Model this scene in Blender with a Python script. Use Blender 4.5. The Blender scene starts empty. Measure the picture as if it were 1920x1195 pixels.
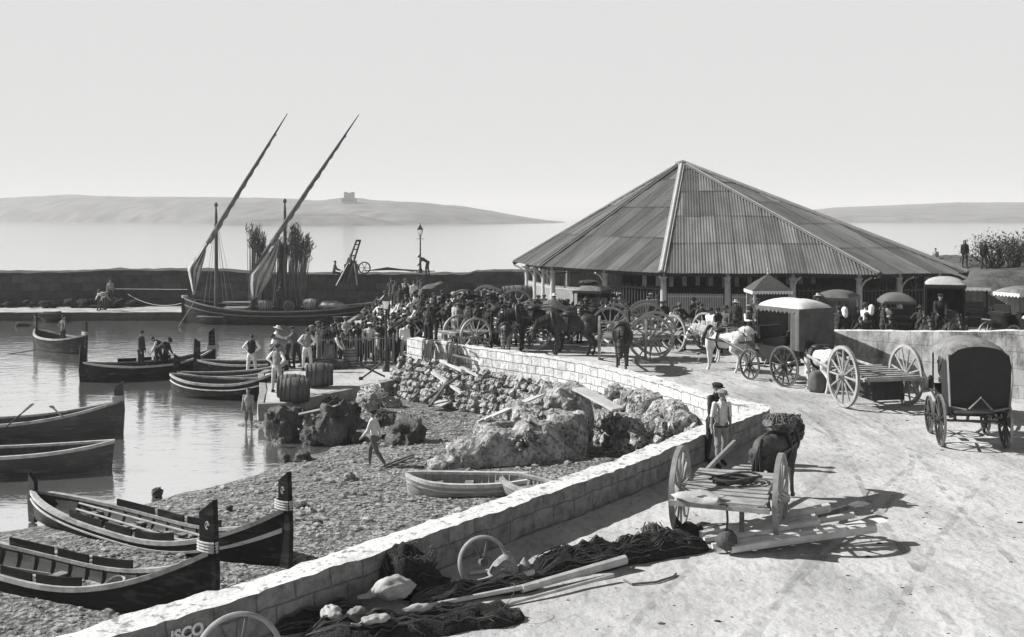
import bpy, bmesh, math, random
from mathutils import Vector, Matrix, noise, Euler
from mathutils.geometry import delaunay_2d_cdt
F = 2059.0; HOR = 405.0; CZ = 7.0
SC = bpy.context.scene; COL = SC.collection
R = math.radians
def G(px, py, z=1.6):
    Y = (CZ - z) * F / (py - HOR); return Vector(((px - 960) / F * Y, Y, z))
def Q(px, py, Y): return Vector(((px - 960) / F * Y, Y, CZ - (py - HOR) / F * Y))
def AT(px, Y, z=0): return Vector(((px - 960) / F * Y, Y, z))
def sm(t): t = max(0, min(1, t)); return t * t * (3 - 2 * t)
def lerp(a, b, t): return a + (b - a) * t
def interp(tab, x):
    if x <= tab[0][0]: return tab[0][1]
    for (a, b), (c, d) in zip(tab, tab[1:]):
        if x <= c: return lerp(b, d, (x - a) / (c - a))
    return tab[-1][1]
# ---------------------------------------------------------------- materials (all neutral greys)
MATS = {}
def M(name, c=.4, rough=.85, var=.3, scale=3., bump=.3, bscale=25., bdist=.02, st=(1, 1, 1), spec=.3, uv=False, detail=6, metal=0., spots=0., sscale=40., sth=.62):
    if name in MATS: return MATS[name]
    m = bpy.data.materials.new(name); m.use_nodes = True; MATS[name] = m
    n = m.node_tree.nodes; l = m.node_tree.links; b = n['Principled BSDF']
    tc = n.new('ShaderNodeTexCoord'); mp = n.new('ShaderNodeMapping'); mp.inputs['Scale'].default_value = st
    l.new(tc.outputs['UV' if uv else 'Object'], mp.inputs[0])
    t = n.new('ShaderNodeTexNoise'); t.inputs['Scale'].default_value = scale; t.inputs['Detail'].default_value = detail; t.inputs['Roughness'].default_value = .65
    l.new(mp.outputs[0], t.inputs['Vector'])
    r = n.new('ShaderNodeValToRGB'); e = r.color_ramp.elements
    lo = c * (1 - var); hi = min(.9, c * (1 + var))
    e[0].position = .32; e[0].color = (lo, lo, lo, 1); e[1].position = .68; e[1].color = (hi, hi, hi, 1)
    l.new(t.outputs['Fac'], r.inputs[0]); out = r.outputs[0]
    if spots > 0:
        s = n.new('ShaderNodeTexNoise'); s.inputs['Scale'].default_value = sscale; s.inputs['Detail'].default_value = 3
        l.new(mp.outputs[0], s.inputs['Vector'])
        r2 = n.new('ShaderNodeValToRGB'); e = r2.color_ramp.elements
        e[0].position = sth - .04; e[0].color = (1, 1, 1, 1); e[1].position = sth + .06; v = 1 - spots; e[1].color = (v, v, v, 1)
        l.new(s.outputs['Fac'], r2.inputs[0])
        mx = n.new('ShaderNodeMix'); mx.data_type = 'RGBA'; mx.blend_type = 'MULTIPLY'; mx.inputs[0].default_value = 1
        l.new(out, mx.inputs[6]); l.new(r2.outputs[0], mx.inputs[7]); out = mx.outputs[2]
    l.new(out, b.inputs['Base Color'])
    b.inputs['Roughness'].default_value = rough; b.inputs['Specular IOR Level'].default_value = spec; b.inputs['Metallic'].default_value = metal
    if bump > 0:
        t2 = n.new('ShaderNodeTexNoise'); t2.inputs['Scale'].default_value = bscale; t2.inputs['Detail'].default_value = 5
        l.new(mp.outputs[0], t2.inputs['Vector'])
        bp = n.new('ShaderNodeBump'); bp.inputs['Strength'].default_value = bump; bp.inputs['Distance'].default_value = bdist
        l.new(t2.outputs['Fac'], bp.inputs['Height']); l.new(bp.outputs[0], b.inputs['Normal'])
    return m
def MBRICK(name, c, w, h, var=.25, mortar=.5, mw=.02, bump=.6, pit=.5, offset=.5, rough=.9, nscale=4., bsc=18., spots=.45, sth=.6, streak=0):
    """stone courses laid over the UV map (metres)"""
    m = bpy.data.materials.new(name); m.use_nodes = True; MATS[name] = m
    n = m.node_tree.nodes; l = m.node_tree.links; b = n['Principled BSDF']
    tc = n.new('ShaderNodeTexCoord')
    wob = n.new('ShaderNodeTexNoise'); wob.inputs['Scale'].default_value = 2.2; l.new(tc.outputs['UV'], wob.inputs['Vector'])
    vm = n.new('ShaderNodeVectorMath'); vm.operation = 'MULTIPLY_ADD'; vm.inputs[1].default_value = (.05, .05, 0)
    l.new(wob.outputs['Color'], vm.inputs[0]); l.new(tc.outputs['UV'], vm.inputs[2])
    k = n.new('ShaderNodeTexBrick'); k.offset = offset; k.inputs['Scale'].default_value = 1; k.inputs['Brick Width'].default_value = w; k.inputs['Row Height'].default_value = h
    k.inputs['Mortar Size'].default_value = mw; k.inputs['Mortar Smooth'].default_value = .3
    lo = c * (1 - var); hi = min(.9, c * (1 + var)); mo = c * mortar
    k.inputs['Color1'].default_value = (lo, lo, lo, 1); k.inputs['Color2'].default_value = (hi, hi, hi, 1); k.inputs['Mortar'].default_value = (mo, mo, mo, 1)
    l.new(vm.outputs[0], k.inputs['Vector'])
    t = n.new('ShaderNodeTexNoise'); t.inputs['Scale'].default_value = nscale; t.inputs['Detail'].default_value = 8; t.inputs['Roughness'].default_value = .7
    if streak:
        mp = n.new('ShaderNodeMapping'); mp.inputs['Scale'].default_value = (1, streak, 1); l.new(tc.outputs['UV'], mp.inputs[0]); l.new(mp.outputs[0], t.inputs['Vector'])
    else: l.new(tc.outputs['UV'], t.inputs['Vector'])
    r = n.new('ShaderNodeValToRGB'); e = r.color_ramp.elements
    e[0].position = 1 - sth - .1; v = 1 - spots; e[0].color = (v, v, v, 1); e[1].position = sth; e[1].color = (1.1, 1.1, 1.1, 1)
    l.new(t.outputs['Fac'], r.inputs[0])
    mx = n.new('ShaderNodeMix'); mx.data_type = 'RGBA'; mx.blend_type = 'MULTIPLY'; mx.inputs[0].default_value = 1
    l.new(k.outputs['Color'], mx.inputs[6]); l.new(r.outputs[0], mx.inputs[7]); l.new(mx.outputs[2], b.inputs['Base Color'])
    b.inputs['Roughness'].default_value = rough; b.inputs['Specular IOR Level'].default_value = .2
    t2 = n.new('ShaderNodeTexNoise'); t2.inputs['Scale'].default_value = bsc; t2.inputs['Detail'].default_value = 6; l.new(tc.outputs['UV'], t2.inputs['Vector'])
    ad = n.new('ShaderNodeMath'); ad.operation = 'MULTIPLY_ADD'; ad.inputs[1].default_value = pit
    iv = n.new('ShaderNodeMath'); iv.operation = 'SUBTRACT'; iv.inputs[0].default_value = 1; l.new(k.outputs['Fac'], iv.inputs[1])
    l.new(t2.outputs['Fac'], ad.inputs[0]); l.new(iv.outputs[0], ad.inputs[2])
    bp = n.new('ShaderNodeBump'); bp.inputs['Strength'].default_value = bump; bp.inputs['Distance'].default_value = .03
    l.new(ad.outputs[0], bp.inputs['Height']); l.new(bp.outputs[0], b.inputs['Normal'])
    return m
# ---------------------------------------------------------------- mesh builder
_ICO = {}
def ico(s):
    if s not in _ICO:
        bm = bmesh.new(); bmesh.ops.create_icosphere(bm, subdivisions=s, radius=1)
        _ICO[s] = ([v.co.copy() for v in bm.verts], [[v.index for v in f.verts] for f in bm.faces]); bm.free()
    return _ICO[s]
def frame(d):
    d = d.normalized(); u = Vector((0, 0, 1)) if abs(d.z) < .95 else Vector((1, 0, 0))
    x = d.cross(u).normalized(); return x, x.cross(d).normalized()
class MB:
    def __init__(s): s.v = []; s.f = []; s.m = []; s.uv = None
    def add(s, V, Fs, m=0):
        o = len(s.v); s.v += [Vector(v) for v in V]
        for f in Fs: s.f.append([i + o for i in f]); s.m.append(m)
        return s
    def box(s, c, d, rz=0, m=0, rot=None, taper=1.):
        X, Y, Z = d[0] / 2, d[1] / 2, d[2] / 2
        P = [Vector((x * X * (taper if z > 0 else 1), y * Y * (taper if z > 0 else 1), z * Z)) for z in (-1, 1) for x, y in ((-1, -1), (1, -1), (1, 1), (-1, 1))]
        Rm = rot if rot is not None else Matrix.Rotation(rz, 3, 'Z')
        return s.add([Vector(c) + Rm @ p for p in P], [(3, 2, 1, 0), (4, 5, 6, 7), (0, 1, 5, 4), (1, 2, 6, 5), (2, 3, 7, 6), (3, 0, 4, 7)], m)
    def bar(s, a, b, w, h, m=0, up=None, w2=None, h2=None):
        a = Vector(a); b = Vector(b); d = (b - a).normalized(); u = Vector(up) if up else (Vector((0, 0, 1)) if abs(d.z) < .95 else Vector((0, 1, 0)))
        x = d.cross(u).normalized(); y = x.cross(d)
        V = []
        for p, W, H in ((a, w, h), (b, w2 or w, h2 or h)):
            for i, j in ((-1, -1), (1, -1), (1, 1), (-1, 1)): V.append(p + x * i * W / 2 + y * j * H / 2)
        return s.add(V, [(0, 1, 2, 3), (7, 6, 5, 4), (0, 4, 5, 1), (1, 5, 6, 2), (2, 6, 7, 3), (3, 7, 4, 0)], m)
    def tube(s, pts, r, n=8, m=0, flat=1., closed=False):
        pts = [Vector(p) for p in pts]; k = len(pts)
        if not isinstance(r, (list, tuple)): r = [r] * k
        V = []; x = None
        for i, p in enumerate(pts):
            if closed: d = pts[(i + 1) % k] - pts[i - 1]
            else: d = pts[min(i + 1, k - 1)] - pts[max(i - 1, 0)]
            if d.length < 1e-9: d = Vector((0, 0, 1))
            d.normalize()
            if x is None: x, _ = frame(d)
            else:
                x = x - d * x.dot(d)
                if x.length < 1e-4: x, _ = frame(d)
                x.normalize()
            y = d.cross(x)
            for j in range(n):
                a = 2 * math.pi * j / n; V.append(p + x * math.cos(a) * r[i] + y * math.sin(a) * r[i] * flat)
        Fs = []
        for i in range(k if closed else k - 1):
            i2 = (i + 1) % k
            for j in range(n): Fs.append((i * n + j, i * n + (j + 1) % n, i2 * n + (j + 1) % n, i2 * n + j))
        if not closed: Fs += [tuple(range(n - 1, -1, -1)), tuple(range((k - 1) * n, k * n))]
        return s.add(V, Fs, m)
    def lathe(s, prof, n=12, T=None, m=0, sx=1., sy=1.):
        V = []; T = T or Matrix.Identity(4)
        for r, z in prof:
            for j in range(n):
                a = 2 * math.pi * j / n; V.append(T @ Vector((r * math.cos(a) * sx, r * math.sin(a) * sy, z)))
        Fs = [(i * n + j, i * n + (j + 1) % n, (i + 1) * n + (j + 1) % n, (i + 1) * n + j) for i in range(len(prof) - 1) for j in range(n)]
        Fs += [tuple(range(n - 1, -1, -1)), tuple(range((len(prof) - 1) * n, len(prof) * n))]
        return s.add(V, Fs, m)
    def prism(s, poly, z0, z1, m=0):
        k = len(poly); V = [(x, y, z0) for x, y in poly] + [(x, y, z1) for x, y in poly]
        return s.add(V, [tuple(range(k - 1, -1, -1)), tuple(range(k, 2 * k))] + [(i, (i + 1) % k, k + (i + 1) % k, k + i) for i in range(k)], m)
    def blob(s, c, r, seed=0, amp=.25, sub=2, freq=1.2, rot=None, m=0, flatb=None, boxy=None):
        V0, F0 = ico(sub); c = Vector(c); r = Vector(r) if not isinstance(r, (int, float)) else Vector((r, r, r)); o = Vector((seed * 7.31, seed * 3.17, seed * 1.93))
        V = []
        for v in V0:
            k = 1 + amp * noise.fractal(v * freq + o, 1, 2, 4) if sub > 2 else 1 + amp * noise.noise(v * freq + o) + amp * .5 * noise.noise(v * freq * 2.3 + o)
            if boxy: v_ = Vector([math.copysign(abs(q) ** boxy, q) for q in v]) * .82; p = Vector((v_.x * r.x, v_.y * r.y, v_.z * r.z)) * k
            else: p = Vector((v.x * r.x, v.y * r.y, v.z * r.z)) * k
            if rot is not None: p = rot @ p
            if flatb is not None and p.z < -flatb: p.z = -flatb
            V.append(c + p)
        return s.add(V, F0, m)
    def ell(s, c, r, rot=None, sub=2, m=0):
        V0, F0 = ico(sub); c = Vector(c); V = []
        for v in V0:
            p = Vector((v.x * r[0], v.y * r[1], v.z * r[2])); V.append(c + (rot @ p if rot is not None else p))
        return s.add(V, F0, m)
    def loft(s, rings, m=0, closed=False, caps=False):
        n = len(rings[0]); V = [p for r in rings for p in r]; Fs = []
        for i in range(len(rings) - 1):
            for j in range(n if closed else n - 1): Fs.append((i * n + j, i * n + (j + 1) % n, (i + 1) * n + (j + 1) % n, (i + 1) * n + j))
        if caps: Fs += [tuple(range(n - 1, -1, -1)), tuple(range((len(rings) - 1) * n, len(rings) * n))]
        return s.add(V, Fs, m)
    def mesh(s, name, mats, smooth=None):
        me = bpy.data.meshes.new(name); me.from_pydata([tuple(v) for v in s.v], [], s.f); 
        for m in (mats if isinstance(mats, (list, tuple)) else [mats]): me.materials.append(m)
        if len(me.materials) > 1: me.polygons.foreach_set('material_index', s.m)
        if s.uv:
            ul = me.uv_layers.new(name='UVMap')
            for lp in me.loops: ul.data[lp.index].uv = s.uv[lp.vertex_index]
        if smooth is not None:
            me.polygons.foreach_set('use_smooth', [True] * len(me.polygons)); me.set_sharp_from_angle(angle=R(smooth))
        me.update(); return me
    def build(s, name, mats, parent=None, smooth=None, loc=None, rz=None):
        return link(name, s.mesh(name, mats, smooth), parent, loc, rz)
def link(name, me, parent=None, loc=None, rz=None):
    o = bpy.data.objects.new(name, me); COL.objects.link(o)
    if parent is not None: o.parent = parent
    if loc is not None: o.location = loc
    if rz is not None: o.rotation_euler = (0, 0, rz)
    return o
def tag(o, label, cat, group=None, kind=None):
    o['label'] = label; o['category'] = cat
    if group: o['group'] = group
    if kind: o['kind'] = kind
    return o
def thing(name, label, cat, loc=(0, 0, 0), rz=0, group=None):
    o = bpy.data.objects.new(name, None); o.empty_display_size = .2; COL.objects.link(o); o.location = loc; o.rotation_euler = (0, 0, rz)
    return tag(o, label, cat, group)
def struct(o): o['kind'] = 'structure'; return o
def copy_tree(o, parent=None):
    c = o.copy(); COL.objects.link(c)
    if parent is not None: c.parent = parent
    for ch in list(o.children): copy_tree(ch, c)
    return c
def hd(deg): return -R(deg)     # compass heading (0 away from viewer, 90 to +X) to z rotation for a thing facing +Y

# ---------------------------------------------------------------- camera, sun, sky
cam = bpy.data.cameras.new('camera'); cam.sensor_width = 36; cam.lens = 36 * F / 1920; cam.shift_y = -(597.5 - HOR) / 1920
cam.clip_start = .3; cam.clip_end = 30000
co = bpy.data.objects.new('camera', cam); COL.objects.link(co); co.location = (0, 0, CZ); co.rotation_euler = (R(90), 0, 0); SC.camera = co
SUN_EL, SUN_AZ = 36.0, -78.0      # azimuth measured clockwise from straight ahead (+Y)
sd = Vector((math.sin(R(SUN_AZ)) * math.cos(R(SUN_EL)), math.cos(R(SUN_AZ)) * math.cos(R(SUN_EL)), math.sin(R(SUN_EL))))
sl = bpy.data.lights.new('sun', 'SUN'); sl.energy = 5; sl.angle = R(.5); sl.color = (1, .99, .97)
so = bpy.data.objects.new('sun', sl); COL.objects.link(so); so.rotation_euler = (-sd).to_track_quat('-Z', 'Y').to_euler(); so.location = (0, 0, 60)
w = bpy.data.worlds.new('World'); SC.world = w; w.use_nodes = True
n = w.node_tree.nodes; l = w.node_tree.links; bg = n['Background']
sky = n.new('ShaderNodeTexSky'); sky.sky_type = 'NISHITA'; sky.sun_disc = False; sky.sun_elevation = R(SUN_EL); sky.sun_rotation = R(SUN_AZ); sky.air_density = 1.0; sky.dust_density = 2.5; sky.ozone_density = 1
bw = n.new('ShaderNodeRGBToBW'); l.new(sky.outputs[0], bw.inputs[0])
def mth(op, x, v):
    k = n.new('ShaderNodeMath'); k.operation = op; l.new(x, k.inputs[0])
    if hasattr(v, 'links'): l.new(v, k.inputs[1])
    else: k.inputs[1].default_value = v
    return k.outputs[0]
# film response of the sky: evenly pale over the bay, falling off towards the zenith
lum = mth('MINIMUM', mth('MULTIPLY', bw.outputs[0], 5.0), 3.8)
gm = n.new('ShaderNodeTexCoord'); sx = n.new('ShaderNodeSeparateXYZ'); l.new(gm.outputs['Generated'], sx.inputs[0])
mr = n.new('ShaderNodeMapRange'); mr.interpolation_type = 'SMOOTHSTEP'; mr.inputs[1].default_value = .44; mr.inputs[2].default_value = .72; mr.inputs[3].default_value = 1; mr.inputs[4].default_value = .04
l.new(sx.outputs['Z'], mr.inputs[0]); l.new(mth('MULTIPLY', lum, mr.outputs[0]), bg.inputs[0]); bg.inputs[1].default_value = .1
SC.view_settings.view_transform = 'Standard'; SC.view_settings.look = 'None'; SC.view_settings.gamma = 1; SC.view_settings.exposure = .95
SC.cycles.max_bounces = 6; SC.cycles.volume_bounces = 0; SC.cycles.use_denoising = True; SC.cycles.volume_step_rate = 4
# ================================================================ SETTING
def mroad():
    m = M('pale_dirt', .36, .95, .12, .9, .8, 9, .03, spots=.2, sscale=7, sth=.62, detail=9); n = m.node_tree.nodes; l = m.node_tree.links; b = n['Principled BSDF']; src = b.inputs['Base Color'].links[0].from_socket
    tc = n.new('ShaderNodeTexCoord')
    for st, rz, sc_, lo, p0, p1 in (((1.0, .22, 1), -.35, 1.3, .86, .40, .52), ((1, 1, 1), 0, .25, .8, .38, .56), ((1.5, .5, 1), .6, 5, .86, .40, .5)):
        mp = n.new('ShaderNodeMapping'); mp.inputs['Scale'].default_value = st; mp.inputs['Rotation'].default_value = (0, 0, rz); l.new(tc.outputs['Object'], mp.inputs[0])
        t = n.new('ShaderNodeTexNoise'); t.inputs['Scale'].default_value = sc_; t.inputs['Detail'].default_value = 6; l.new(mp.outputs[0], t.inputs['Vector'])
        r = n.new('ShaderNodeValToRGB'); e = r.color_ramp.elements; e[0].position = p0; e[0].color = (lo, lo, lo, 1); e[1].position = p1; e[1].color = (1.04, 1.04, 1.04, 1); l.new(t.outputs['Fac'], r.inputs[0])
        mx = n.new('ShaderNodeMix'); mx.data_type = 'RGBA'; mx.blend_type = 'MULTIPLY'; mx.inputs[0].default_value = 1; l.new(src, mx.inputs[6]); l.new(r.outputs[0], mx.inputs[7]); src = mx.outputs[2]
    l.new(src, b.inputs['Base Color']); return m
mROAD = mroad()
mBEACH = M('shingle_beach', .20, .95, .6, 2.6, 1., 13, .1, spots=.7, sscale=8, sth=.5, detail=9)
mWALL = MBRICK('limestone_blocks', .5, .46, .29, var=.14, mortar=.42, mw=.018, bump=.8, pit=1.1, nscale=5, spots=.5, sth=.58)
mWALLN = MBRICK('shaded_parapet_stone', .20, .62, .33, var=.12, mortar=.6, mw=.014, bump=.6, pit=1., nscale=4, spots=.55, sth=.58)  # darker copy of the wall stone, shade of the road-side face painted in
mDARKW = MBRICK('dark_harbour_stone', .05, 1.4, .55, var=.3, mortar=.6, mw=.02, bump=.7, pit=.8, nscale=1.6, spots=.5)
mROCK = M('weathered_rock', .25, .95, .6, 2.6, 1., 8, .12, spots=.5, sscale=10, sth=.55, detail=9)
mROCKD = M('wet_dark_rock', .045, .7, .7, 2.2, 1., 8, .1, detail=9)
mRUB = M('rubble_stone', .3, .95, .6, 2.4, 1., 11, .12, spots=.75, sscale=9, sth=.54, detail=8)
mQUAY = M('quay_plaster', .42, .9, .2, .8, .5, 10, .02, spots=.3, sscale=5, sth=.6)
mQUAYF = M('quay_face', .2, .9, .4, 1.5, .6, 10, .03)
def mwater():
    m = bpy.data.materials.new('sea_water'); m.use_nodes = True; n = m.node_tree.nodes; l = m.node_tree.links; b = n['Principled BSDF']
    tc = n.new('ShaderNodeTexCoord')
    hs = []
    for sc, st, dist in ((.9, (1, 1.5, 1), 1.2), (3.4, (1, 1.6, 1), .8), (.16, (1, 1.4, 1), .3)):
        mp = n.new('ShaderNodeMapping'); mp.inputs['Scale'].default_value = st; mp.inputs['Rotation'].default_value = (0, 0, .25); l.new(tc.outputs['Object'], mp.inputs[0])
        t = n.new('ShaderNodeTexNoise'); t.inputs['Scale'].default_value = sc; t.inputs['Detail'].default_value = 3; t.inputs['Distortion'].default_value = dist; l.new(mp.outputs[0], t.inputs['Vector']); hs.append(t)
    a = n.new('ShaderNodeMath'); a.operation = 'MULTIPLY_ADD'; a.inputs[1].default_value = .28; l.new(hs[1].outputs['Fac'], a.inputs[0]); l.new(hs[0].outputs['Fac'], a.inputs[2])
    a2 = n.new('ShaderNodeMath'); a2.operation = 'MULTIPLY_ADD'; a2.inputs[1].default_value = 1.5; l.new(hs[2].outputs['Fac'], a2.inputs[0]); l.new(a.outputs[0], a2.inputs[2])
    bp = n.new('ShaderNodeBump'); bp.inputs['Strength'].default_value = .3; bp.inputs['Distance'].default_value = .06; l.new(a2.outputs[0], bp.inputs['Height'])
    l.new(bp.outputs[0], b.inputs['Normal'])
    b.inputs['Base Color'].default_value = (.93, .93, .93, 1); b.inputs['Roughness'].default_value = .1; b.inputs['Metallic'].default_value = .95
    return m
mSEA = mwater()
def inpoly(x, y, P):
    c = False; j = len(P) - 1
    for i in range(len(P)):
        if (P[i][1] > y) != (P[j][1] > y) and x < (P[j][0] - P[i][0]) * (y - P[i][1]) / (P[j][1] - P[i][1]) + P[i][0]: c = not c
        j = i
    return c
def resample(P, step, closed=False):
    out = []; P = [Vector(p) for p in P]; k = len(P)
    for i in range(k if closed else k - 1):
        a, b = P[i], P[(i + 1) % k]; m = max(1, round((b - a).length / step))
        out += [a.lerp(b, t / m) for t in range(m)]
    if not closed: out.append(P[-1])
    return out
def smooth_path(P, step):
    P = [Vector(p) for p in P]; out = []
    for i in range(len(P) - 1):
        a = P[max(i - 1, 0)]; b = P[i]; c = P[i + 1]; d = P[min(i + 2, len(P) - 1)]
        m = max(1, round((c - b).length / step))
        for k in range(m):
            t = k / m; out.append(.5 * ((2 * b) + (c - a) * t + (2 * a - 5 * b + 4 * c - d) * t * t + (3 * b - a - 3 * c + d) * t ** 3))
    out.append(P[-1]); return out
def sheet(name, poly, zf, step, mat, bstep=None, near=None):
    rng = random.Random(5); bd = [Vector((p[0], p[1])) for p in resample([(x, y, 0) for x, y in poly], bstep or step, True)]
    pts = list(bd); nb = len(bd); edges = [(i, (i + 1) % nb) for i in range(nb)]
    xs = [p.x for p in bd]; ys = [p.y for p in bd]
    y = min(ys)
    while y < max(ys):
        s = step * (1 if not near else near(y)); x = min(xs)
        while x < max(xs):
            px = x + rng.uniform(-.3, .3) * s; py = y + rng.uniform(-.3, .3) * s
            if inpoly(px, py, poly): pts.append(Vector((px, py)))
            x += s
        y += s
    r = delaunay_2d_cdt(pts, edges, [], 1, 1e-4)
    mb = MB(); mb.v = [Vector((p.x, p.y, zf(p.x, p.y))) for p in r[0]]; mb.f = [list(f) for f in r[2]]; mb.m = [0] * len(mb.f)
    return struct(mb.build(name, mat, smooth=60))
def wall(name, path, zb, zt, th, mat, amp=.02, nz=5, step=.15, bat=0, parent=None, caprag=.02, parapet=False):
    """swept masonry wall; path points on the road-side face, thickness to the other side; zb, zt may be functions of arc length"""
    P = resample(path, step); mb = MB(); mb.uv = []; L = 0; rings = []
    fz = (lambda v: v if callable(v) else (lambda s: v)); fb, ft = fz(zb), fz(zt)
    for i, p in enumerate(P):
        d = (P[min(i + 1, len(P) - 1)] - P[max(i - 1, 0)]).normalized(); nn = Vector((-d.y, d.x, 0))
        if i: L += (P[i] - P[i - 1]).length
        b, t = fb(L), ft(L); ring = []
        prof = [(0, lerp(b, t, k / nz)) for k in range(nz + 1)] + [(th * k / 3, t) for k in (1, 2)] + [(th + bat * (1 - k / nz), lerp(b, t, k / nz)) for k in range(nz, -1, -1)]
        h = 0; prev = None
        for q, z in prof:
            if prev: h += abs(q - prev[0]) + abs(z - prev[1])
            prev = (q, z); v = Vector((p.x, p.y, 0)) + nn * q; v.z = z
            a = amp if z < t - .01 else caprag
            ns = noise.noise_vector(v * 5.) * a + noise.noise_vector(v * 1.3) * a
            ring.append(v + ns); mb.uv.append((L, z if q == 0 else (z + .13 if q >= th else z + q)))
        rings.append(ring)
    mb.loft(rings, caps=True)
    if isinstance(mat, (list, tuple)):
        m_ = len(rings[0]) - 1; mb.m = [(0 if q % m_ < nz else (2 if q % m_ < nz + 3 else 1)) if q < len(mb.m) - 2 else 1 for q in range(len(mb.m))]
    return mb.build(name, mat, parent, smooth=45)
# shore line and beach
SHORE = [(-40, 16.5), (-20, 19.8), (-12.6, 23.2), (-9.8, 25.5), (-8.5, 27.3), (-7.4, 28.8), (-6.1, 31.5), (-5.0, 33.9), (-7.2, 35.2), (-9, 36.4), (-9.2, 46)]
LANDP = SHORE + [(8, 46), (8, 3), (-40, 3)]
def shored(x, y):
    p = Vector((x, y)); best = 1e9
    for a, b in zip(SHORE, SHORE[1:]):
        a = Vector(a); b = Vector(b); ab = b - a; t = max(0, min(1, (p - a).dot(ab) / ab.length_squared)); best = min(best, (p - a - ab * t).length)
    return best if inpoly(x, y, LANDP) else -best
def zbeach(x, y):
    d = shored(x, y); v = Vector((x, y, 0))
    z = (.12 * d if d < 0 else .5 * (1 - math.exp(-d / 3.2)) + .02 * min(d, 8))
    n_ = .035 * noise.noise(v * 1.1) + (.03 * noise.noise(v * 3.1) if d > .3 else 0); k = 1
    if x > -6 and y > 29 and d > 0:      # the shingle dips to the foot of the stone face
        k = sm((fard(x, y) - .9) / 6.5); z = lerp(min(z, .1), z, k); n_ *= .4 + .6 * k; z = max(z + n_, .05); return z
    return max(z + n_, -1.5)
# far hollow between the two walls rises towards them
FARW = [(-3.75, 43.5, 0), (-2.0, 41.3, 0), (0, 39.2, 0), (1.6, 37.4, 0), (2.93, 35.5, 0), (4.3, 32.6, 0), (5.34, 29.9, 0)]
TIP = [(5.75, 28.9, 0), (6.2, 28.3, 0), (6.5, 27.75, 0), (6.35, 27.2, 0)]
NEARW = [(-11.8, 4.6, 0), (-7.6, 9.2, 0), (-4.6, 12.5, 0), (-2.81, 14.47, 0), (-.85, 17.07, 0), (2.2, 21.07, 0), (4.7, 24.8, 0), (6.05, 26.75, 0)]
def fard(x, y):
    p = Vector((x, y)); best = 1e9
    for a, b in zip(FARW, FARW[1:]):
        a = Vector(a[:2]); b = Vector(b[:2]); ab = b - a; t = max(0, min(1, (p - a).dot(ab) / ab.length_squared)); best = min(best, (p - a - ab * t).length)
    return best
beach = sheet('beach', [(-34, 9), (9, 9), (9, 46.5), (-9.3, 46.5), (-11, 38), (-34, 36)], zbeach, .3, mBEACH)
sea = MB(); sea.add([(-4000, 2, 0), (4000, 2, 0), (4000, 9000, 0), (-4000, 9000, 0)], [(0, 1, 2, 3)]); struct(sea.build('sea', mSEA))
# raised road and quay
def xb(y): return interp([(42, -4.4), (50, -4.6), (57, -6.4), (66, -8.6), (80, -9)], y)
def zroad(x, y):
    z = .65 + .95 * (sm((x - xb(y)) / 1.1) if y > 41.5 or x < -3.7 else 1)
    v = Vector((x, y, 0)); z += .03 * noise.noise(v * .5) + .015 * noise.noise(v * 2.1)
    if x > 20 and y > 45: z += .9 * sm((x - 20) / 12) * sm((y - 45) / 15)
    return z
full = smooth_path(NEARW + [(6.3, 27.1, 0)] + list(reversed(TIP))[1:] + list(reversed(FARW)), .4)
WPATH = full
roadp = [(-10.4, 4)] + [(p.x + .02, p.y) for p in [q for q in full]] 
i0 = [((p.x), (p.y)) for p in full]
# the road sheet lies on the road side of the parapet, 0.2 m under the wall itself
def offs(P, d):
    o = []
    for i, p in enumerate(P):
        t = (P[min(i + 1, len(P) - 1)] - P[max(i - 1, 0)]).normalized(); o.append(Vector((p.x - t.y * d, p.y + t.x * d, 0)))
    return o
wo = offs(full, .2)
roadp = [(-11.9, 4)] + [(p.x, p.y) for p in wo] + [(-4.3, 43.3), (-7.9, 37.5), (-8.4, 37.2), (-8.9, 40), (-9.9, 44), (-10.0, 47.8), (-6.8, 48.2), (-7.5, 56), (-9.5, 66), (-9.5, 78.2), (70, 78.2), (70, 4)]
road = sheet('road', roadp, zroad, .35, mROAD, near=lambda y: 1 if y < 45 else 2.2)
# old wheel tracks pressed into the dirt
def mtrack():
    m = M('packed_track', .27, .95, .2, 2, .4, 12, .02); n = m.node_tree.nodes; l = m.node_tree.links; t = n.new('ShaderNodeTexNoise'); t.inputs['Scale'].default_value = 2.3; t.inputs['Detail'].default_value = 6; tc = n.new('ShaderNodeTexCoord'); l.new(tc.outputs['Object'], t.inputs['Vector'])
    r = n.new('ShaderNodeValToRGB'); r.color_ramp.elements[0].position = .42; r.color_ramp.elements[1].position = .66; l.new(t.outputs['Fac'], r.inputs[0]); k = n.new('ShaderNodeMath'); k.operation = 'MULTIPLY'; k.inputs[1].default_value = .5; l.new(r.outputs[0], k.inputs[0]); l.new(k.outputs[0], n['Principled BSDF'].inputs['Alpha']); return m
for pts in ([(1250, 1250), (1390, 1080), (1560, 960), (1640, 860), (1600, 800), (1500, 740)], [(1900, 1180), (1800, 1050), (1700, 930), (1640, 840), (1520, 770), (1380, 700)], [(1500, 1230), (1620, 1060), (1720, 940), (1780, 880)], [(1300, 700), (1240, 690), (1420, 735), (1560, 800)]):
    c = smooth_path([G(*q) for q in pts], .3); c = [Vector((p.x, p.y, 0)) for p in c]
    for off in (-.78, .78):
        o_ = offs(c, off); l_ = offs(o_, -.06); r_ = offs(o_, .06); mb = MB(); mb.loft([[Vector((a.x, a.y, zroad(a.x, a.y) + .008)), Vector((b.x, b.y, zroad(b.x, b.y) + .008))] for a, b in zip(l_, r_)]); struct(mb.build('wheel_track', mtrack()))
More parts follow.
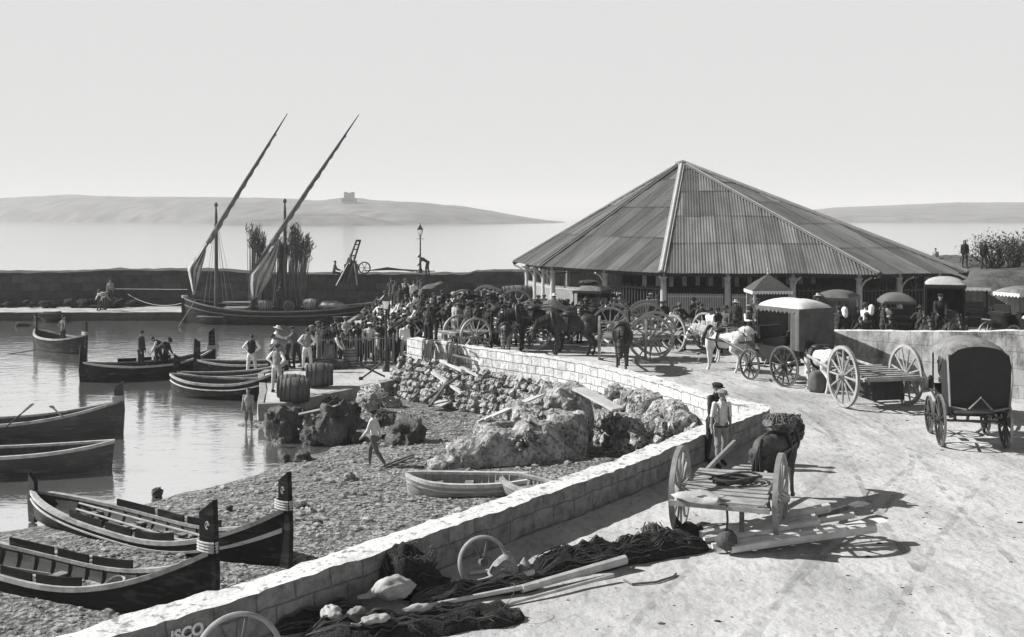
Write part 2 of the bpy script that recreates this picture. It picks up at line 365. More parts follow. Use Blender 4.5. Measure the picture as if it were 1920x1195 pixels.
# quay face
qf = wall('quay_wall', [(-4.2, 43.3, 0), (-7.85, 37.35, 0), (-8.4, 37.1, 0), (-8.92, 39.9, 0), (-9.95, 44, 0), (-10.05, 47.9, 0), (-6.9, 48.3, 0), (-7.7, 56, 0), (-9.7, 66, 0), (-9.7, 73, 0)], -.6, .67, .22, mQUAYF, amp=.02, step=.4)
tag(qf, 'low pale stone edging of the quay above the water', 'quay wall')
# parapet: one wall turning back on itself round the hollow
cum = [0]
for a, b in zip(full, full[1:]): cum.append(cum[-1] + (b - a).length)
LT = cum[-1]; LN = min(zip(cum, full), key=lambda q: (q[1] - Vector((6.5, 27.75, 0))).length)[0]
pw_ = tag(wall('parapet_wall', full, lambda s: .2 if s < LN + .8 else 1.35, 2.2, .5, [mWALLN, mWALL, M('sunlit_wall_top', .5, .95, .2, 3, .8, 14, .03, spots=.6, sscale=8, sth=.6)], amp=.025, nz=7, step=.14, caprag=.035), 'low limestone parapet wall doubling back round the boulder hollow', 'wall')  # shade painted into the road face, sunlight into the paler top and inner face
# rough retaining face and boulders below the far arm
rng = random.Random(11); mb = MB()
far = [p for p, c in zip(full, cum) if c > LN + .8]
def face(t):      # a point of the far arm, its outward normal and how far the stone face leans out at the foot
    k = t * (len(far) - 1); p = far[int(k)].lerp(far[min(int(k) + 1, len(far) - 1)], k % 1); q = far[min(int(k) + 1, len(far) - 1)] - far[max(int(k) - 1, 0)]
    return p, Vector((-q.y, q.x, 0)).normalized(), .62 + .25 * sm((t - .35) / .3)
FL = sum((b - a).length for a, b in zip(far, far[1:]))
for row in range(9):
    d = rng.uniform(0, .3)
    while d < FL:
        t = d / FL; p, nn, kk = face(t); rows = int(round(lerp(3, 6, sm((t - .2) / .3)))); big = 1.35 if t < .35 else 1
        wd = rng.uniform(.2, .46) * big; d += wd * .86
        if row >= rows: continue
        f = (row + .5 + rng.uniform(-.12, .12)) / rows; top = Vector((0, 0, 1.42)) + nn * .5; bot = Vector((0, 0, .04)) + nn * (.5 + kk * 1.15); c = p + top.lerp(bot, f) + nn * rng.uniform(-.08, .16)
        sl = (bot - top); L_ = sl.length / rows; u = sl.normalized(); al = nn.cross(Vector((0, 0, 1))); n3 = al.cross(u)
        if n3.z < 0: n3 = -n3
        Rm = Matrix((al, u, n3)).transposed() @ Euler((rng.uniform(-.2, .2), rng.uniform(-.2, .2), rng.uniform(-.25, .25))).to_matrix()
        mb.blob(c, (wd * .55, L_ * .56 * rng.uniform(.85, 1.1), rng.uniform(.2, .3) * big), row * 97 + len(mb.f), .3, 3 if t > .2 else 2, 1.6, Rm, boxy=.5)
        if rng.random() < .5: mb.blob(p + top.lerp(bot, min(1.05, f + .5 / rows)) + nn * .16 + al * rng.uniform(-.2, .2), (rng.uniform(.05, .1),) * 3, len(mb.f), .3, 1)
mb.build('rubble_base', mRUB, pw_, smooth=40)
ring = []
for i, p in enumerate(far):
    q = far[min(i + 1, len(far) - 1)] - far[max(i - 1, 0)]; nn = Vector((-q.y, q.x, 0)).normalized(); t = i / (len(far) - 1); kk = face(t)[2]
    ring.append([p + nn * .3 + Vector((0, 0, 1.5)), p + nn * .52 + Vector((0, 0, 1.42)), p + nn * (.45 + 1.2 * kk) + Vector((0, 0, .2)), p + nn * (.2 + 1.2 * kk) + Vector((0, 0, -.2))])
MBc = MB(); MBc.loft(ring); MBc.build('rubble_core', mRUB, pw_)
# boulders that stand loose below the far arm
BOULD = [(1170, 745, .3), (1205, 752, .34), (1232, 765, .48), (1262, 778, .36), (1285, 782, .4), (1188, 798, .28), (1215, 803, .3), (1245, 800, .32), (1130, 775, .34), (1150, 790, .3), (1215, 828, .22), (1262, 806, .24), (1300, 795, .3), (1110, 760, .34)]
LB = ['biggest square pale boulder under the far parapet', 'boulder wedged under the far parapet beside the leaning board', 'boulder in the hollow stacked above two long stones', 'long flat stone low in the boulder hollow', 'small stone lying lowest against the near parapet']
def onface(px, py, lift=.08):
    # where the sight line meets the stone face or the beach below it
    Y = 27.5
    while Y < 45:
        p = Q(px, py, Y); d = fard(p.x, p.y); s = zbeach(p.x, p.y); reach = (.62 + .25 * sm((d_t(p) - .35) / .3)) * 1.15
        if d < .5 + reach: s = max(s, 1.42 if d < .5 else lerp(1.42, .04, (d - .5) / reach))
        if p.z <= s: return p + Vector((0, 0, lift))
        Y += .06
    return Q(px, py, 40)
def d_t(p): return (p - Vector((5.75, 28.9, p.z))).length / 17.5
for i, (px, py, s) in enumerate(BOULD):
    c = onface(px, py, .12) + Vector((-.28, -.2, 0)); s *= 1.2; mb = MB(); mb.blob((0, 0, 0), (s * 1.1, s, s * .95), i + 40, .35, 3, 1.5, boxy=.6)
    o = mb.build('boulder', mRUB, smooth=50, loc=c, rz=i * 1.3)
    tag(o, LB[2] if i not in (2, 7, 6, 10) else {2: LB[0], 7: LB[3], 6: LB[3], 10: LB[4]}[i], 'boulder', 'boulders piled in the hollow below the parapet')
# the big rock slab
def bigrock():
    V0, F0 = ico(5); mb = MB(); base = []
    # spine from beach foot up to the far wall
    for k, (x, y, rx, ry, top, rz) in enumerate([(-1.75, 28.35, .5, .5, .75, .2), (-1.1, 28.6, .75, .6, 1.2, .1), (-.25, 28.75, .85, .68, 1.45, .15), (.55, 29.2, .75, .75, 1.6, .5), (1.15, 30.2, .75, .9, 1.8, .8), (-1.2, 30.3, .6, .5, .95, .4), (-.5, 30.9, .8, .5, 1.3, .5), (.45, 31.5, .9, .6, 1.7, .5), (1.45, 32.1, .9, .9, 2.02, .6)]):
        mb.blob((x, y, (top - .25) / 2), (rx * 1.12, ry * 1.12, (top + .25) / 2 * 1.15), k + 60, .22, 3, 1.3, Matrix.Rotation(rz, 3, 'Z'), boxy=.62)
    me = mb.mesh('rock', mROCK); o = link('boulder', me)
    md = o.modifiers.new('r', 'REMESH'); md.mode = 'VOXEL'; md.voxel_size = .06
    me2 = bpy.data.meshes.new_from_object(o.evaluated_get(bpy.context.evaluated_depsgraph_get())); o.modifiers.clear(); o.data = me2
    for v in me2.vertices:
        p = v.co.copy(); d = noise.noise(p * .8) * .2 + (abs(noise.noise(p * 1.2)) - .25) * .16 + noise.fractal(p * 4, 1, 2, 4) * .06
        v.co = p + Vector(v.normal) * d
    me2.polygons.foreach_set('use_smooth', [True] * len(me2.polygons)); me2.materials.clear(); me2.materials.append(mROCK)
    return o
tag(bigrock(), 'huge pitted rock slab sloping up to the far parapet behind the beached dinghy', 'boulder')
# rocks along the quay foot and on the beach
def rock(px, py, w, h, label, z=None, mat=None, seed=0, sub=3, group='rocks along the foot of the quay', amp=.35):
    g = G(px, py, .15 if z is None else z); s = w / F * g.y / 2; hh = h / F * g.y
    mb = MB(); mb.blob((0, 0, hh * .3), (s, s * .85, hh * .72), seed, amp, sub + 1, 1.7, boxy=.75)
    for v in mb.v: v += noise.noise_vector(v * (3. / max(s, .1))) * s * .1 + noise.noise_vector(v * (9. / max(s, .1))) * s * .05
    return tag(mb.build('rock', mat or mROCKD, smooth=60, loc=g, rz=seed * .7), label, 'rock', group)
RK = [(527, 815, 84, 62, 'dark wet rock closest to the wading boy at the quay tip'), (588, 805, 46, 34, 'paler rock wedged between two dark weedy rocks'), (632, 822, 84, 72, 'large weed covered dark rock at the water edge'),
      (585, 824, 50, 26, 'low black rock awash in front of the pale wedged rock'), (655, 800, 62, 50, 'dark rock in front of the barrels with a lit top'), (690, 778, 46, 44, 'rugged rock under the coil of rope'), (700, 760, 70, 30, 'rock hump carrying the coil of rope'),
      (622, 780, 44, 40, 'rock just below the barrels and above the plank'), (745, 832, 34, 34, 'small rock touching the square block behind the walking boy'), (762, 838, 88, 56, 'big square dark block behind the walking boy'), (560, 800, 40, 36, 'rock behind the dark wet rock at the quay tip'),
      (735, 765, 40, 22, 'flat rock between the rope coil and rubble wall'), (715, 800, 38, 26, 'flat rock on the beach left of the square block'), (672, 826, 34, 16, 'flat rock at the edge of the beach water'), (655, 778, 30, 24, 'small rock below the quay edge near the anchor')]
for i, (a, b, w_, h_, lb) in enumerate(RK): rock(a, b, w_, h_, lb, seed=i + 3, mat=mROCK if i in (1, 5, 6, 11) else mROCKD)
ST = [(535, 862, 22, 12, 'small dark stone in the shallows, left of a taller one'), (568, 866, 36, 20, 'pointed dark stone standing in the shallows'), (295, 928, 24, 14, 'lone stone in the water above the beached boats'), (655, 900, 26, 16, 'brownish stone midway up the shingle'),
      (585, 968, 26, 18, 'stone by the tall boat prow, upper of two'), (596, 994, 26, 22, 'rounded stone by the tall boat prow, lower of two'), (583, 1028, 22, 17, 'stone on the shingle close above the parapet top'), (641, 1022, 24, 16, 'stone on the shingle with a dark shadow near the parapet'),
      (780, 958, 24, 16, 'dark stone under the dinghy, first of a pair'), (797, 964, 26, 18, 'dark rounded stone under the dinghy, second of a pair'), (565, 955, 34, 12, 'flat stone right of the tall boat prow'), (775, 925, 18, 18, 'dark stone propping the dinghy bow'), (430, 955, 16, 8, 'pebble size stone behind the boat prow')]
for i, (a, b, w_, h_, lb) in enumerate(ST): rock(a, b, w_, h_, lb, z=.05 if i < 3 else .42, seed=i + 30, sub=2, group='loose stones on the beach', mat=mROCK if i in (3, 4) else mROCKD)
rng = random.Random(31)
for i in range(22): rock(rng.uniform(505, 735), rng.uniform(788, 832) if i % 3 else rng.uniform(745, 790), rng.uniform(14, 34), rng.uniform(10, 24), 'one of the small dark rocks tumbled between the larger ones at the quay foot', z=.12, seed=i + 70, sub=2, group='small rocks tumbled at the quay foot', mat=mROCK if i % 4 == 0 else mROCKD)
# pebbles and litter nobody could count
rng = random.Random(3); mb = MB()
for i in range(7000):
    x, y = rng.uniform(-9, 4.5), rng.uniform(15, 38); d = shored(x, y)
    if d < .3: continue
    s = rng.uniform(.015, .05) * (2.2 if rng.random() < .09 else 1)
    mb.blob((x, y, zbeach(x, y) + s * .2), (s * 1.2, s, s * .7), i, .3, 1)
sp = mb.build('shingle', M('pebble_stone', .24, .9, .7, .9, 0)); tag(sp, 'loose pebbles and weed scattered over the dark beach', 'pebbles', kind='stuff')
mb = MB()
for i in range(1700):
    u = rng.random(); y = 13 + 40 * u * u; x = rng.uniform(-2, 20)
    nn = inpoly(x, y, roadp)
    if not nn: continue
    s = rng.uniform(.006, .016) * (2.4 if rng.random() < .09 else 1); mb.blob((x, y, zroad(x, y) + s * .1), (s * 1.5, s, s * .5), i, .3, 1)
sp = mb.build('litter', M('dung_litter', .06, .95, .5, 2, 0)); tag(sp, 'specks of dung, straw and grit scattered over the pale road', 'litter', kind='stuff')
# ---------------------------------------------------------------- breakwater
bwk = thing('breakwater_wall', 'long dark stone breakwater wall across the harbour behind the sailing boat', 'breakwater', (0, 0, 0))
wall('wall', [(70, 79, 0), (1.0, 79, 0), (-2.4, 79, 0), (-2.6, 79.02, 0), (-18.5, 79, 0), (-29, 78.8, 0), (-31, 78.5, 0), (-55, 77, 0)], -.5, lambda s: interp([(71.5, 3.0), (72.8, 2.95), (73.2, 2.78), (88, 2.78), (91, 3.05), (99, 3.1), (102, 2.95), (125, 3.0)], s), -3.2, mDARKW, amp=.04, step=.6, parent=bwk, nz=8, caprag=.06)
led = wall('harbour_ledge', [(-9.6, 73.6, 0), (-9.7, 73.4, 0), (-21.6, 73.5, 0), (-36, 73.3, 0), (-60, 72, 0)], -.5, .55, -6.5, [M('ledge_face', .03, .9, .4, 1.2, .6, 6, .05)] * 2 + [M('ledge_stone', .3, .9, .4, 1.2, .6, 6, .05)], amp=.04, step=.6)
tag(led, 'narrow pale landing ledge at the foot of the dark breakwater', 'quay ledge')
mb = MB(); rng = random.Random(8)
for i in range(60):
    x = rng.uniform(-52, -26); s = rng.uniform(.15, .42); mb.blob((x, 77.3 + rng.uniform(-.6, .6), .5 + rng.random() * .5), (s * 1.4, s, s * .8), i, .5, 2)
for i in range(6):
    x = rng.uniform(-44, -27.5); s = rng.uniform(.25, .7) * sm((-26 - x) / 5); mb.blob((x, rng.uniform(68.5, 74), rng.uniform(-.2, .75)), (s * 1.6, s, s * .6), i + 200, .5, 2)
o = mb.build('rock_bank', M('dark_bank_rock', .01, .95, .5, 2, .8, 6, .1), smooth=50); tag(o, 'dark mound of rocks and earth heaped against the breakwater', 'rock bank', kind='stuff')
# ---------------------------------------------------------------- far land
mHILL = M('far_scrub', .10, 1, .6, .035, 0)
def hill(name, prof, Yf, depth, base=-2):
    mb = MB(); rows = []; N = 9
    xs = [lerp(prof[0][0], prof[-1][0], i / 90) for i in range(91)]
    for k in range(N + 1):
        row = []; f = k / N
        for px in xs:
            Y = Yf(px) + depth * f; top = CZ - (interp(prof, px) + 1.1 * noise.noise(Vector((px * .045, 0, Yf(px) * .001))) + .6 * noise.noise(Vector((px * .16, 1, 0))) - HOR) / F * (Yf(px) + depth * .5); sh = math.sin(math.pi * min(1, f * 1.0)) ** .8 if 0 < f < 1 else 0
            v = AT(px, Y, 0); nz_ = noise.noise(Vector((v.x * .012, Y * .012, 0))) * .1 + noise.noise(Vector((v.x * .05, Y * .05, 3))) * .05
            v.z = base + max(0, top - base) * sh * (1 + (nz_ if abs(f - .5) > .07 else nz_ * .12)); row.append(v)
        rows.append(row)
    mb.loft(rows); return struct(mb.build(name, mHILL, smooth=70))
hill('hills', [(-500, 385), (-200, 378), (0, 372), (130, 365), (230, 369), (380, 370), (520, 372), (600, 377), (650, 370), (700, 375), (800, 381), (870, 387), (940, 399), (1000, 410), (1062, 417), (1080, 419)], lambda px: interp([(-500, 1700), (0, 1400), (400, 1050), (750, 900), (1080, 960)], px), 500)
hill('headland', [(400, 418), (470, 405), (560, 400), (650, 401), (700, 408), (730, 414), (757, 419)], lambda px: 780, 160)
hill('hills', [(1480, 398), (1560, 390), (1700, 384), (1800, 380), (1920, 380), (2100, 372), (2400, 376)], lambda px: 1100, 900)
tw = thing('watchtower', 'square stone watchtower on the ridge of the far hills', 'tower', AT(655, 1060, 0))
g = 7 + (405 - 373) / F * 1060
mb = MB(); mb.box((0, 0, g + 2.2), (9, 9, 7)); mb.build('tower_body', mHILL, tw)
mb = MB()
for sx in (-1, 1):
    for sy in (-1, 1): mb.box((sx * 3.4, sy * 3.4, g + 6.0), (2.2, 2.2, .9))
mb.box((0, 0, g - 1.5), (13, 13, 4)); mb.build('corner_turret', mHILL, tw)
# haze between here and the far shore
mb = MB(); mb.box((0, 2500, 33), (7000, 5400, 70)); hz = mb.build('haze', None)
hm = bpy.data.materials.new('sea_haze'); hm.use_nodes = True; hn = hm.node_tree.nodes; hn.remove(hn['Principled BSDF'])
pv = hn.new('ShaderNodeVolumePrincipled'); pv.inputs['Color'].default_value = (.95, .95, .95, 1); pv.inputs['Density'].default_value = .0004; pv.inputs['Anisotropy'].default_value = 0
hm.node_tree.links.new(pv.outputs[0], hn['Material Output'].inputs['Volume']); hz.data.materials.clear(); hz.data.materials.append(hm); hz['kind'] = 'stuff'; hz['label'] = 'pale sea haze lying over the bay and far hills'; hz['category'] = 'haze'
# rising bank and bushes behind the pavilion
def zbank(x, y):
    t = sm((x - 20) / 6) * sm((y - 53) / 7); v = Vector((x, y, 0)); return 1.3 + 2.85 * t + (.25 * noise.noise(v * .4) + .12 * noise.noise(v * 1.7)) * t
bank = sheet('bank', [(19, 54), (60, 54), (60, 78), (19, 78)], zbank, .5, M('dark_scrub_bank', .07, 1, .6, 1.2, .8, 7, .1, detail=9))
# right wall
mRW = MBRICK('stained_lime_wall', .32, .7, .5, var=.1, mortar=.7, mw=.012, bump=.5, pit=.9, nscale=1.6, spots=.85, sth=.56, streak=.45)
rw = wall('boundary_wall', [(19.5, 29.2, 0), (16.5, 31.3, 0), (13.3, 33.6, 0), (10.15, 36.5, 0), (9.95, 37.4, 0)], 1.3, lambda s: interp([(0, 4.1), (3.6, 3.75), (7.6, 3.45), (11.8, 3.2)], s), -.5, [mRW, mRW, MATS['sunlit_wall_top']], amp=.03, step=.2)  # paler top paints in the sunlit upper edge
tag(rw, 'stained boundary wall behind the flat cart and hooded cab', 'wall')
# ================================================================ PAVILION
def mroof():
    m = bpy.data.materials.new('corrugated_zinc'); m.use_nodes = True; n = m.node_tree.nodes; l = m.node_tree.links; b = n['Principled BSDF']
    tc = n.new('ShaderNodeTexCoord'); k = n.new('ShaderNodeTexBrick'); k.offset = 0; k.inputs['Scale'].default_value = 1; k.inputs['Brick Width'].default_value = .82; k.inputs['Row Height'].default_value = 3.3
    k.inputs['Mortar Size'].default_value = .02; k.inputs['Mortar Smooth'].default_value = .2
    k.inputs['Color1'].default_value = (.07,) * 3 + (1,); k.inputs['Color2'].default_value = (.17,) * 3 + (1,); k.inputs['Mortar'].default_value = (.035,) * 3 + (1,)
    l.new(tc.outputs['UV'], k.inputs['Vector'])
    t = n.new('ShaderNodeTexNoise'); t.inputs['Scale'].default_value = .9; t.inputs['Detail'].default_value = 7; mp = n.new('ShaderNodeMapping'); mp.inputs['Scale'].default_value = (2.2, .5, 1)
    l.new(tc.outputs['UV'], mp.inputs[0]); l.new(mp.outputs[0], t.inputs['Vector'])
    r = n.new('ShaderNodeValToRGB'); e = r.color_ramp.elements; e[0].position = .3; e[0].color = (.72, .72, .72, 1); e[1].position = .7; e[1].color = (1.15, 1.15, 1.15, 1); l.new(t.outputs['Fac'], r.inputs[0])
    mx = n.new('ShaderNodeMix'); mx.data_type = 'RGBA'; mx.blend_type = 'MULTIPLY'; mx.inputs[0].default_value = 1; l.new(k.outputs['Color'], mx.inputs[6]); l.new(r.outputs[0], mx.inputs[7]); l.new(mx.outputs[2], b.inputs['Base Color'])
    r3 = n.new('ShaderNodeValToRGB'); e = r3.color_ramp.elements; e[0].color = (.2,) * 3 + (1,); e[1].color = (.36,) * 3 + (1,); l.new(t.outputs['Fac'], r3.inputs[0]); l.new(r3.outputs[0], b.inputs['Roughness'])
    b.inputs['Metallic'].default_value = 0; b.inputs['Specular IOR Level'].default_value = .9
    return m
mZINC = mroof(); mHIP = M('painted_hip_cap', .33, .6, .15, 2, .1); mHIPD = M('tarred_hip_cap', .12, .6, .2, 2, .1)
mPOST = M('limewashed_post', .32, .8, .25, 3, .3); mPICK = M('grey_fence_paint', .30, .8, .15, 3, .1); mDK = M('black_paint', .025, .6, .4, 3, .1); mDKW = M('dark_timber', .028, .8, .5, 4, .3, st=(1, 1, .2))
ZE = 4.2
EV = [Q(962, 492, 66.3), Q(1012, 500, 60.7), Q(1240, 512, 53.9), Q(1650, 515, 52.4), Q(1815, 512, 53.9), Vector((25, 66, 0)), Vector((18, 76, 0)), Vector((9, 76, 0)), Vector((3, 72, 0))]
for v in EV: v.z = ZE
APX = Vector((10.3, 66.5, 10.23)); GC = Vector((11.5, 64.5, 0))
pav = thing('market_pavilion', 'open sided market pavilion under a big corrugated iron tent roof', 'pavilion', GC)
for i in range(9):
    a, b = EV[i], EV[(i + 1) % 9]; e = (b - a); wd = e.length; eu = e.normalized(); ua = (APX - a).dot(eu); up = (APX - a - eu * ua); h = up.length; vu = up.normalized(); nn = eu.cross(vu); 
    if nn.z < 0: nn = -nn
    mb = MB(); mb.uv = []; T = [0, 3.3, 6.6, 9.9, 13.2, 17]; steps = int(wd / .15 * 6); ua_ = max(.01, min(wd - .01, ua))
    skew = ua - ua_
    for k in range(len(T) - 1):
        if T[k] > h: break
        prev = None
        for s in range(steps + 1):
            u = wd * s / steps; vm = h * min(u / ua_ if u < ua_ else 1, (wd - u) / (wd - ua_) if u > ua_ else 1)
            v0 = min(T[k] - (.08 if k else 0), vm); v1 = min(T[k + 1], vm)
            if vm <= T[k]: prev = None; continue
            c = .016 * math.sin(2 * math.pi * u / .15); ids = []
            for v, o in ((v0, .016 if k else .008), (v1, 0)):
                p = a + eu * (u + skew * v / h) + vu * v + nn * (c + o + .05 * noise.noise(Vector((u * .35, v * .3, i * 3.3))) + .02 * noise.noise(Vector((round(u / .82) * 2.7, k * 5.1, i)))); ids.append(len(mb.v)); mb.v.append(p - GC); mb.uv.append((u + i * 3.1, v + i * 13.2))
            if prev: mb.f.append([prev[0], ids[0], ids[1], prev[1]]); mb.m.append(0)
            prev = ids
    mb.build('roof_panel', mZINC, pav, smooth=80)
    mb = MB(); mb.bar(a + Vector((0, 0, .05)) - GC, APX + Vector((0, 0, .06)) - GC, .34, .06); mb.tube([a + Vector((0, 0, .09)) - GC, APX + Vector((0, 0, .1)) - GC], .07, 8)
    mb.build('hip_cap', mHIP if i in (0, 2) else mHIPD if i in (1, 4) else M('grey_hip_cap', .1, .6, .2, 2, .1), pav)
mb = MB(); mb.lathe([(.45, -.15), (.42, .02), (.15, .1), (.02, .14)], 9, Matrix.Translation(APX - GC)); mb.build('apex_cap', mHIPD, pav)
IN = [p.lerp(Vector((APX.x, APX.y, ZE)), .085) for p in EV]
mb = MB()
for i in range(9): mb.bar(IN[i] - GC + Vector((0, 0, -.1)), IN[(i + 1) % 9] - GC + Vector((0, 0, -.1)), .16, .26)
for i in range(9): mb.bar(EV[i] - GC + Vector((0, 0, -.08)), APX - GC + Vector((0, 0, -.3)), .12, .22)
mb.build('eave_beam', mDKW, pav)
SEG = [3, 2, 3, 2, 3, 2, 2, 2, 2]; posts = []
for i in range(9):
    for k in range(SEG[i]): posts.append((i, k, IN[i].lerp(IN[(i + 1) % 9], k / SEG[i])))
pm = MB(); pm.lathe([(.22, 1.55), (.22, 1.75), (.17, 1.8), (.15, 3.6), (.14, 3.85), (.19, 3.9), (.19, 3.98), (.12, 4.0), (.12, 4.12)], 12); pmesh = pm.mesh('post', mPOST, 40)
for i, k, p in posts:
    link('post', pmesh, pav, (p.x - GC.x, p.y - GC.y, 0))
    if i < 4:
        dout = Vector((p.x - GC.x, p.y - GC.y, 0)).normalized(); mb = MB(); q = p - GC
        mb.tube([Vector((q.x, q.y, 3.2)) + dout * .1, Vector((q.x, q.y, 3.55)) + dout * .16, Vector((q.x, q.y, 3.85)) + dout * .42, Vector((q.x, q.y, 4.02)) + dout * .8], .05, 6); mb.build('bracket', mPOST, pav)
def pick(a, b, z0, z1, sp, wd, mat, nm, rails=(.12, .9)):
    mb = MB(); d = b - a; L = d.length; k = max(1, int(L / sp)); ang = math.atan2(d.y, d.x)
    for j in range(k):
        p = a.lerp(b, (j + .5) / k); mb.box((p.x, p.y, (z0 + z1) / 2), (wd, .03, z1 - z0), ang)
    for f in rails: 
        z = lerp(z0, z1, f); A = a.copy(); B = b.copy(); A.z = B.z = z; mb.bar(A, B, .05, .07)
    return mb.build(nm, mat, pav)
def seg(i, k): return IN[i].lerp(IN[(i + 1) % 9], k / SEG[i]) - GC, IN[i].lerp(IN[(i + 1) % 9], (k + 1) / SEG[i]) - GC
for i, k in ((0, 0), (0, 1), (0, 2), (1, 0), (2, 0), (2, 1)):
    a, b = seg(i, k); d = (b - a).normalized() * .2; pick(a + d, b - d, 1.7, 3.12, .085, .05, mPICK, 'picket_panel')
for i, k in ((1, 1), (2, 2), (3, 0), (3, 1), (5, 0), (5, 1), (6, 0), (6, 1), (7, 0), (7, 1), (8, 0), (8, 1), (4, 0), (4, 1), (4, 2)):
    a, b = seg(i, k); d = (b - a).normalized() * .2; pick(a + d, b - d, 1.7, 3.5, .2, .05, mDK, 'iron_railing')
mb = MB(); 
for k, (x, y, sx, sy, hh) in enumerate([(-2.5, 2, 5, 3.2, 1.9), (3.4, 3, 5.2, 3, 2.0), (0, -3.4, 7, 2.2, 1.4), (7, -2, 3.4, 3.2, 1.8)]): 
    mb.box((x, y, 1.6 + hh / 2), (sx, sy, hh)); mb.box((x, y, 1.62 + hh), (sx + .3, sy + .3, .08))
    for dx in (-1, 1):
        for dy in (-1, 1): mb.box((x + dx * sx * .45, y + dy * sy * .45, 2.7), (.12, .12, 2.2))
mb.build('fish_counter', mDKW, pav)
rng = random.Random(4)
for k in range(14):
    mb = MB(); p = Vector((-4.6 + k * .72, -7.3 + .16 * k, 0)); mb.box((p.x, p.y, 3.72), (.22, .05, .75 + rng.random() * .3)); mb.build('hanging_board', M('hanging_plank', .3, .8, .3, 3, .1), pav)
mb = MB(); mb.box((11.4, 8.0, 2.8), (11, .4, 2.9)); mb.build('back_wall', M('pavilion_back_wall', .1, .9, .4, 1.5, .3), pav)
# kiosk
kk = AT(1440, 50.0, 1.6); ks = thing('kiosk', 'small dark kiosk with a pointed scallop edged roof in front of the pavilion', 'kiosk', kk)
ks.scale = (.86, .86, 1)
mb = MB(); mb.box((0, 0, 1.0), (1.7, 1.7, 2.0)); mb.build('cabin', mDK, ks)
mb = MB(); mb.lathe([(1.48, 1.98), (1.46, 2.04), (.8, 2.4), (.1, 2.72), (.02, 2.74)], 4, Matrix.Rotation(R(45), 4, 'Z')); mb.build('roof', M('kiosk_shingle', .05, .8, .3, 5, .5), ks)
mb = MB(); mb.lathe([(.04, 2.7), (.07, 2.78), (.02, 2.85), (.05, 2.92), (.005, 3.05)], 8); mb.build('finial', mPOST, ks)
mb = MB()
for s in range(4):
    Rm = Matrix.Rotation(R(90) * s, 3, 'Z')
    for j in range(14):
        x = -.98 + 1.96 * j / 13; V = [Rm @ Vector((x - .075, -1.06, 2.03)), Rm @ Vector((x + .075, -1.06, 2.03)), Rm @ Vector((x + .06, -1.06, 1.93)), Rm @ Vector((x, -1.06, 1.87)), Rm @ Vector((x - .06, -1.06, 1.93))]
        V += [v + Rm @ Vector((0, .03, 0)) for v in V]; mb.add(V, [(0, 1, 2, 3, 4), (9, 8, 7, 6, 5), (0, 5, 6, 1), (1, 6, 7, 2), (2, 7, 8, 3), (3, 8, 9, 4), (4, 9, 5, 0)])
mb.build('scalloped_trim', M('white_trim', .65, .7, .1, 3, 0), ks)
for sx in (-1, 1):
    for sy in (-1, 1): mb = MB(); mb.box((sx * .9, sy * .9, 1.0), (.1, .1, 2.0)); mb.build('corner_post', mPOST, ks)
# ================================================================ LAMPS, CRANE
def mglass():
    m = bpy.data.materials.new('milky_glass'); m.use_nodes = True; n = m.node_tree.nodes; l = m.node_tree.links; b = n['Principled BSDF']; b.inputs['Base Color'].default_value = (.85, .85, .85, 1); b.inputs['Roughness'].default_value = .3
    t = n.new('ShaderNodeBsdfTranslucent'); t.inputs[0].default_value = (.9, .9, .9, 1); x = n.new('ShaderNodeMixShader'); x.inputs[0].default_value = .6; l.new(b.outputs[0], x.inputs[1]); l.new(t.outputs[0], x.inputs[2]); l.new(x.outputs[0], n['Material Output'].inputs[0]); return m
mGLASS = mglass()
def lamp(loc, H, label):
    t = thing('street_lamp', label, 'street lamp', loc); s = H / 3.5
    mb = MB(); mb.lathe([(.16, 0), (.16, .25), (.1, .32), (.075, .9), (.1, .95), (.06, 1.02), (.045, 2.55), (.07, 2.6), (.04, 2.66), (.04, 2.72)], 12)
    for v in mb.v: v *= s
    mb.build('post', mDK, t, smooth=40)
    mb = MB(); mb.tube([Vector((-.28, 0, 2.45)) * s, Vector((.28, 0, 2.45)) * s], .02 * s, 6); mb.build('ladder_bar', mDK, t)
    mb = MB()
    for a in range(4):
        c, d = math.cos(R(45 + 90 * a)), math.sin(R(45 + 90 * a)); mb.bar(Vector((c * .13, d * .13, 2.72)) * s, Vector((c * .25, d * .25, 3.12)) * s, .02 * s, .02 * s)
    mb.lathe([(.14 * s, 2.7 * s), (.14 * s, 2.74 * s)], 4, Matrix.Rotation(R(45), 4, 'Z')); mb.lathe([(.29 * s, 3.11 * s), (.28 * s, 3.15 * s), (.12 * s, 3.33 * s), (.09 * s, 3.36 * s), (.09 * s, 3.42 * s), (.02 * s, 3.46 * s), (.035 * s, 3.52 * s), (.005 * s, 3.62 * s)], 4, Matrix.Rotation(R(45), 4, 'Z')); mb.build('lantern_frame', mDK, t)
    mb = MB(); mb.lathe([(.115 * s, 2.745 * s), (.23 * s, 3.1 * s)], 4, Matrix.Rotation(R(45), 4, 'Z')); mb.build('glass', mGLASS, t)
    mb = MB(); mb.lathe([(.025, 2.74 * s), (.02, 2.95 * s)], 6); mb.build('burner', mDK, t)
lamp(AT(788, 78, 2.95), 3.45, 'slim lamp post standing alone on top of the breakwater')
lamp(G(724, 697, .65), 3.25, 'street lamp with a bright lantern rising from the crowd on the quay')
cr = thing('hoisting_crane', 'leaning timber hoist with a spoked flywheel on the breakwater', 'crane', AT(668, 78, 2.9))
mb = MB()
for s in (-.22, .22): mb.bar((-.6 + s, -1.6, -.5), (.2 + s * .6, -.5, 2.3), .09, .1)
for f in (.35, .5, .65, .8, .92): 
    c = Vector((lerp(-.6, .2, f), lerp(-1.6, -.5, f), lerp(-.5, 2.3, f))); q_ = .22 - .09 * f; mb.bar(c + Vector((-q_, 0, 0)), c + Vector((q_, 0, 0)), .08, .08)
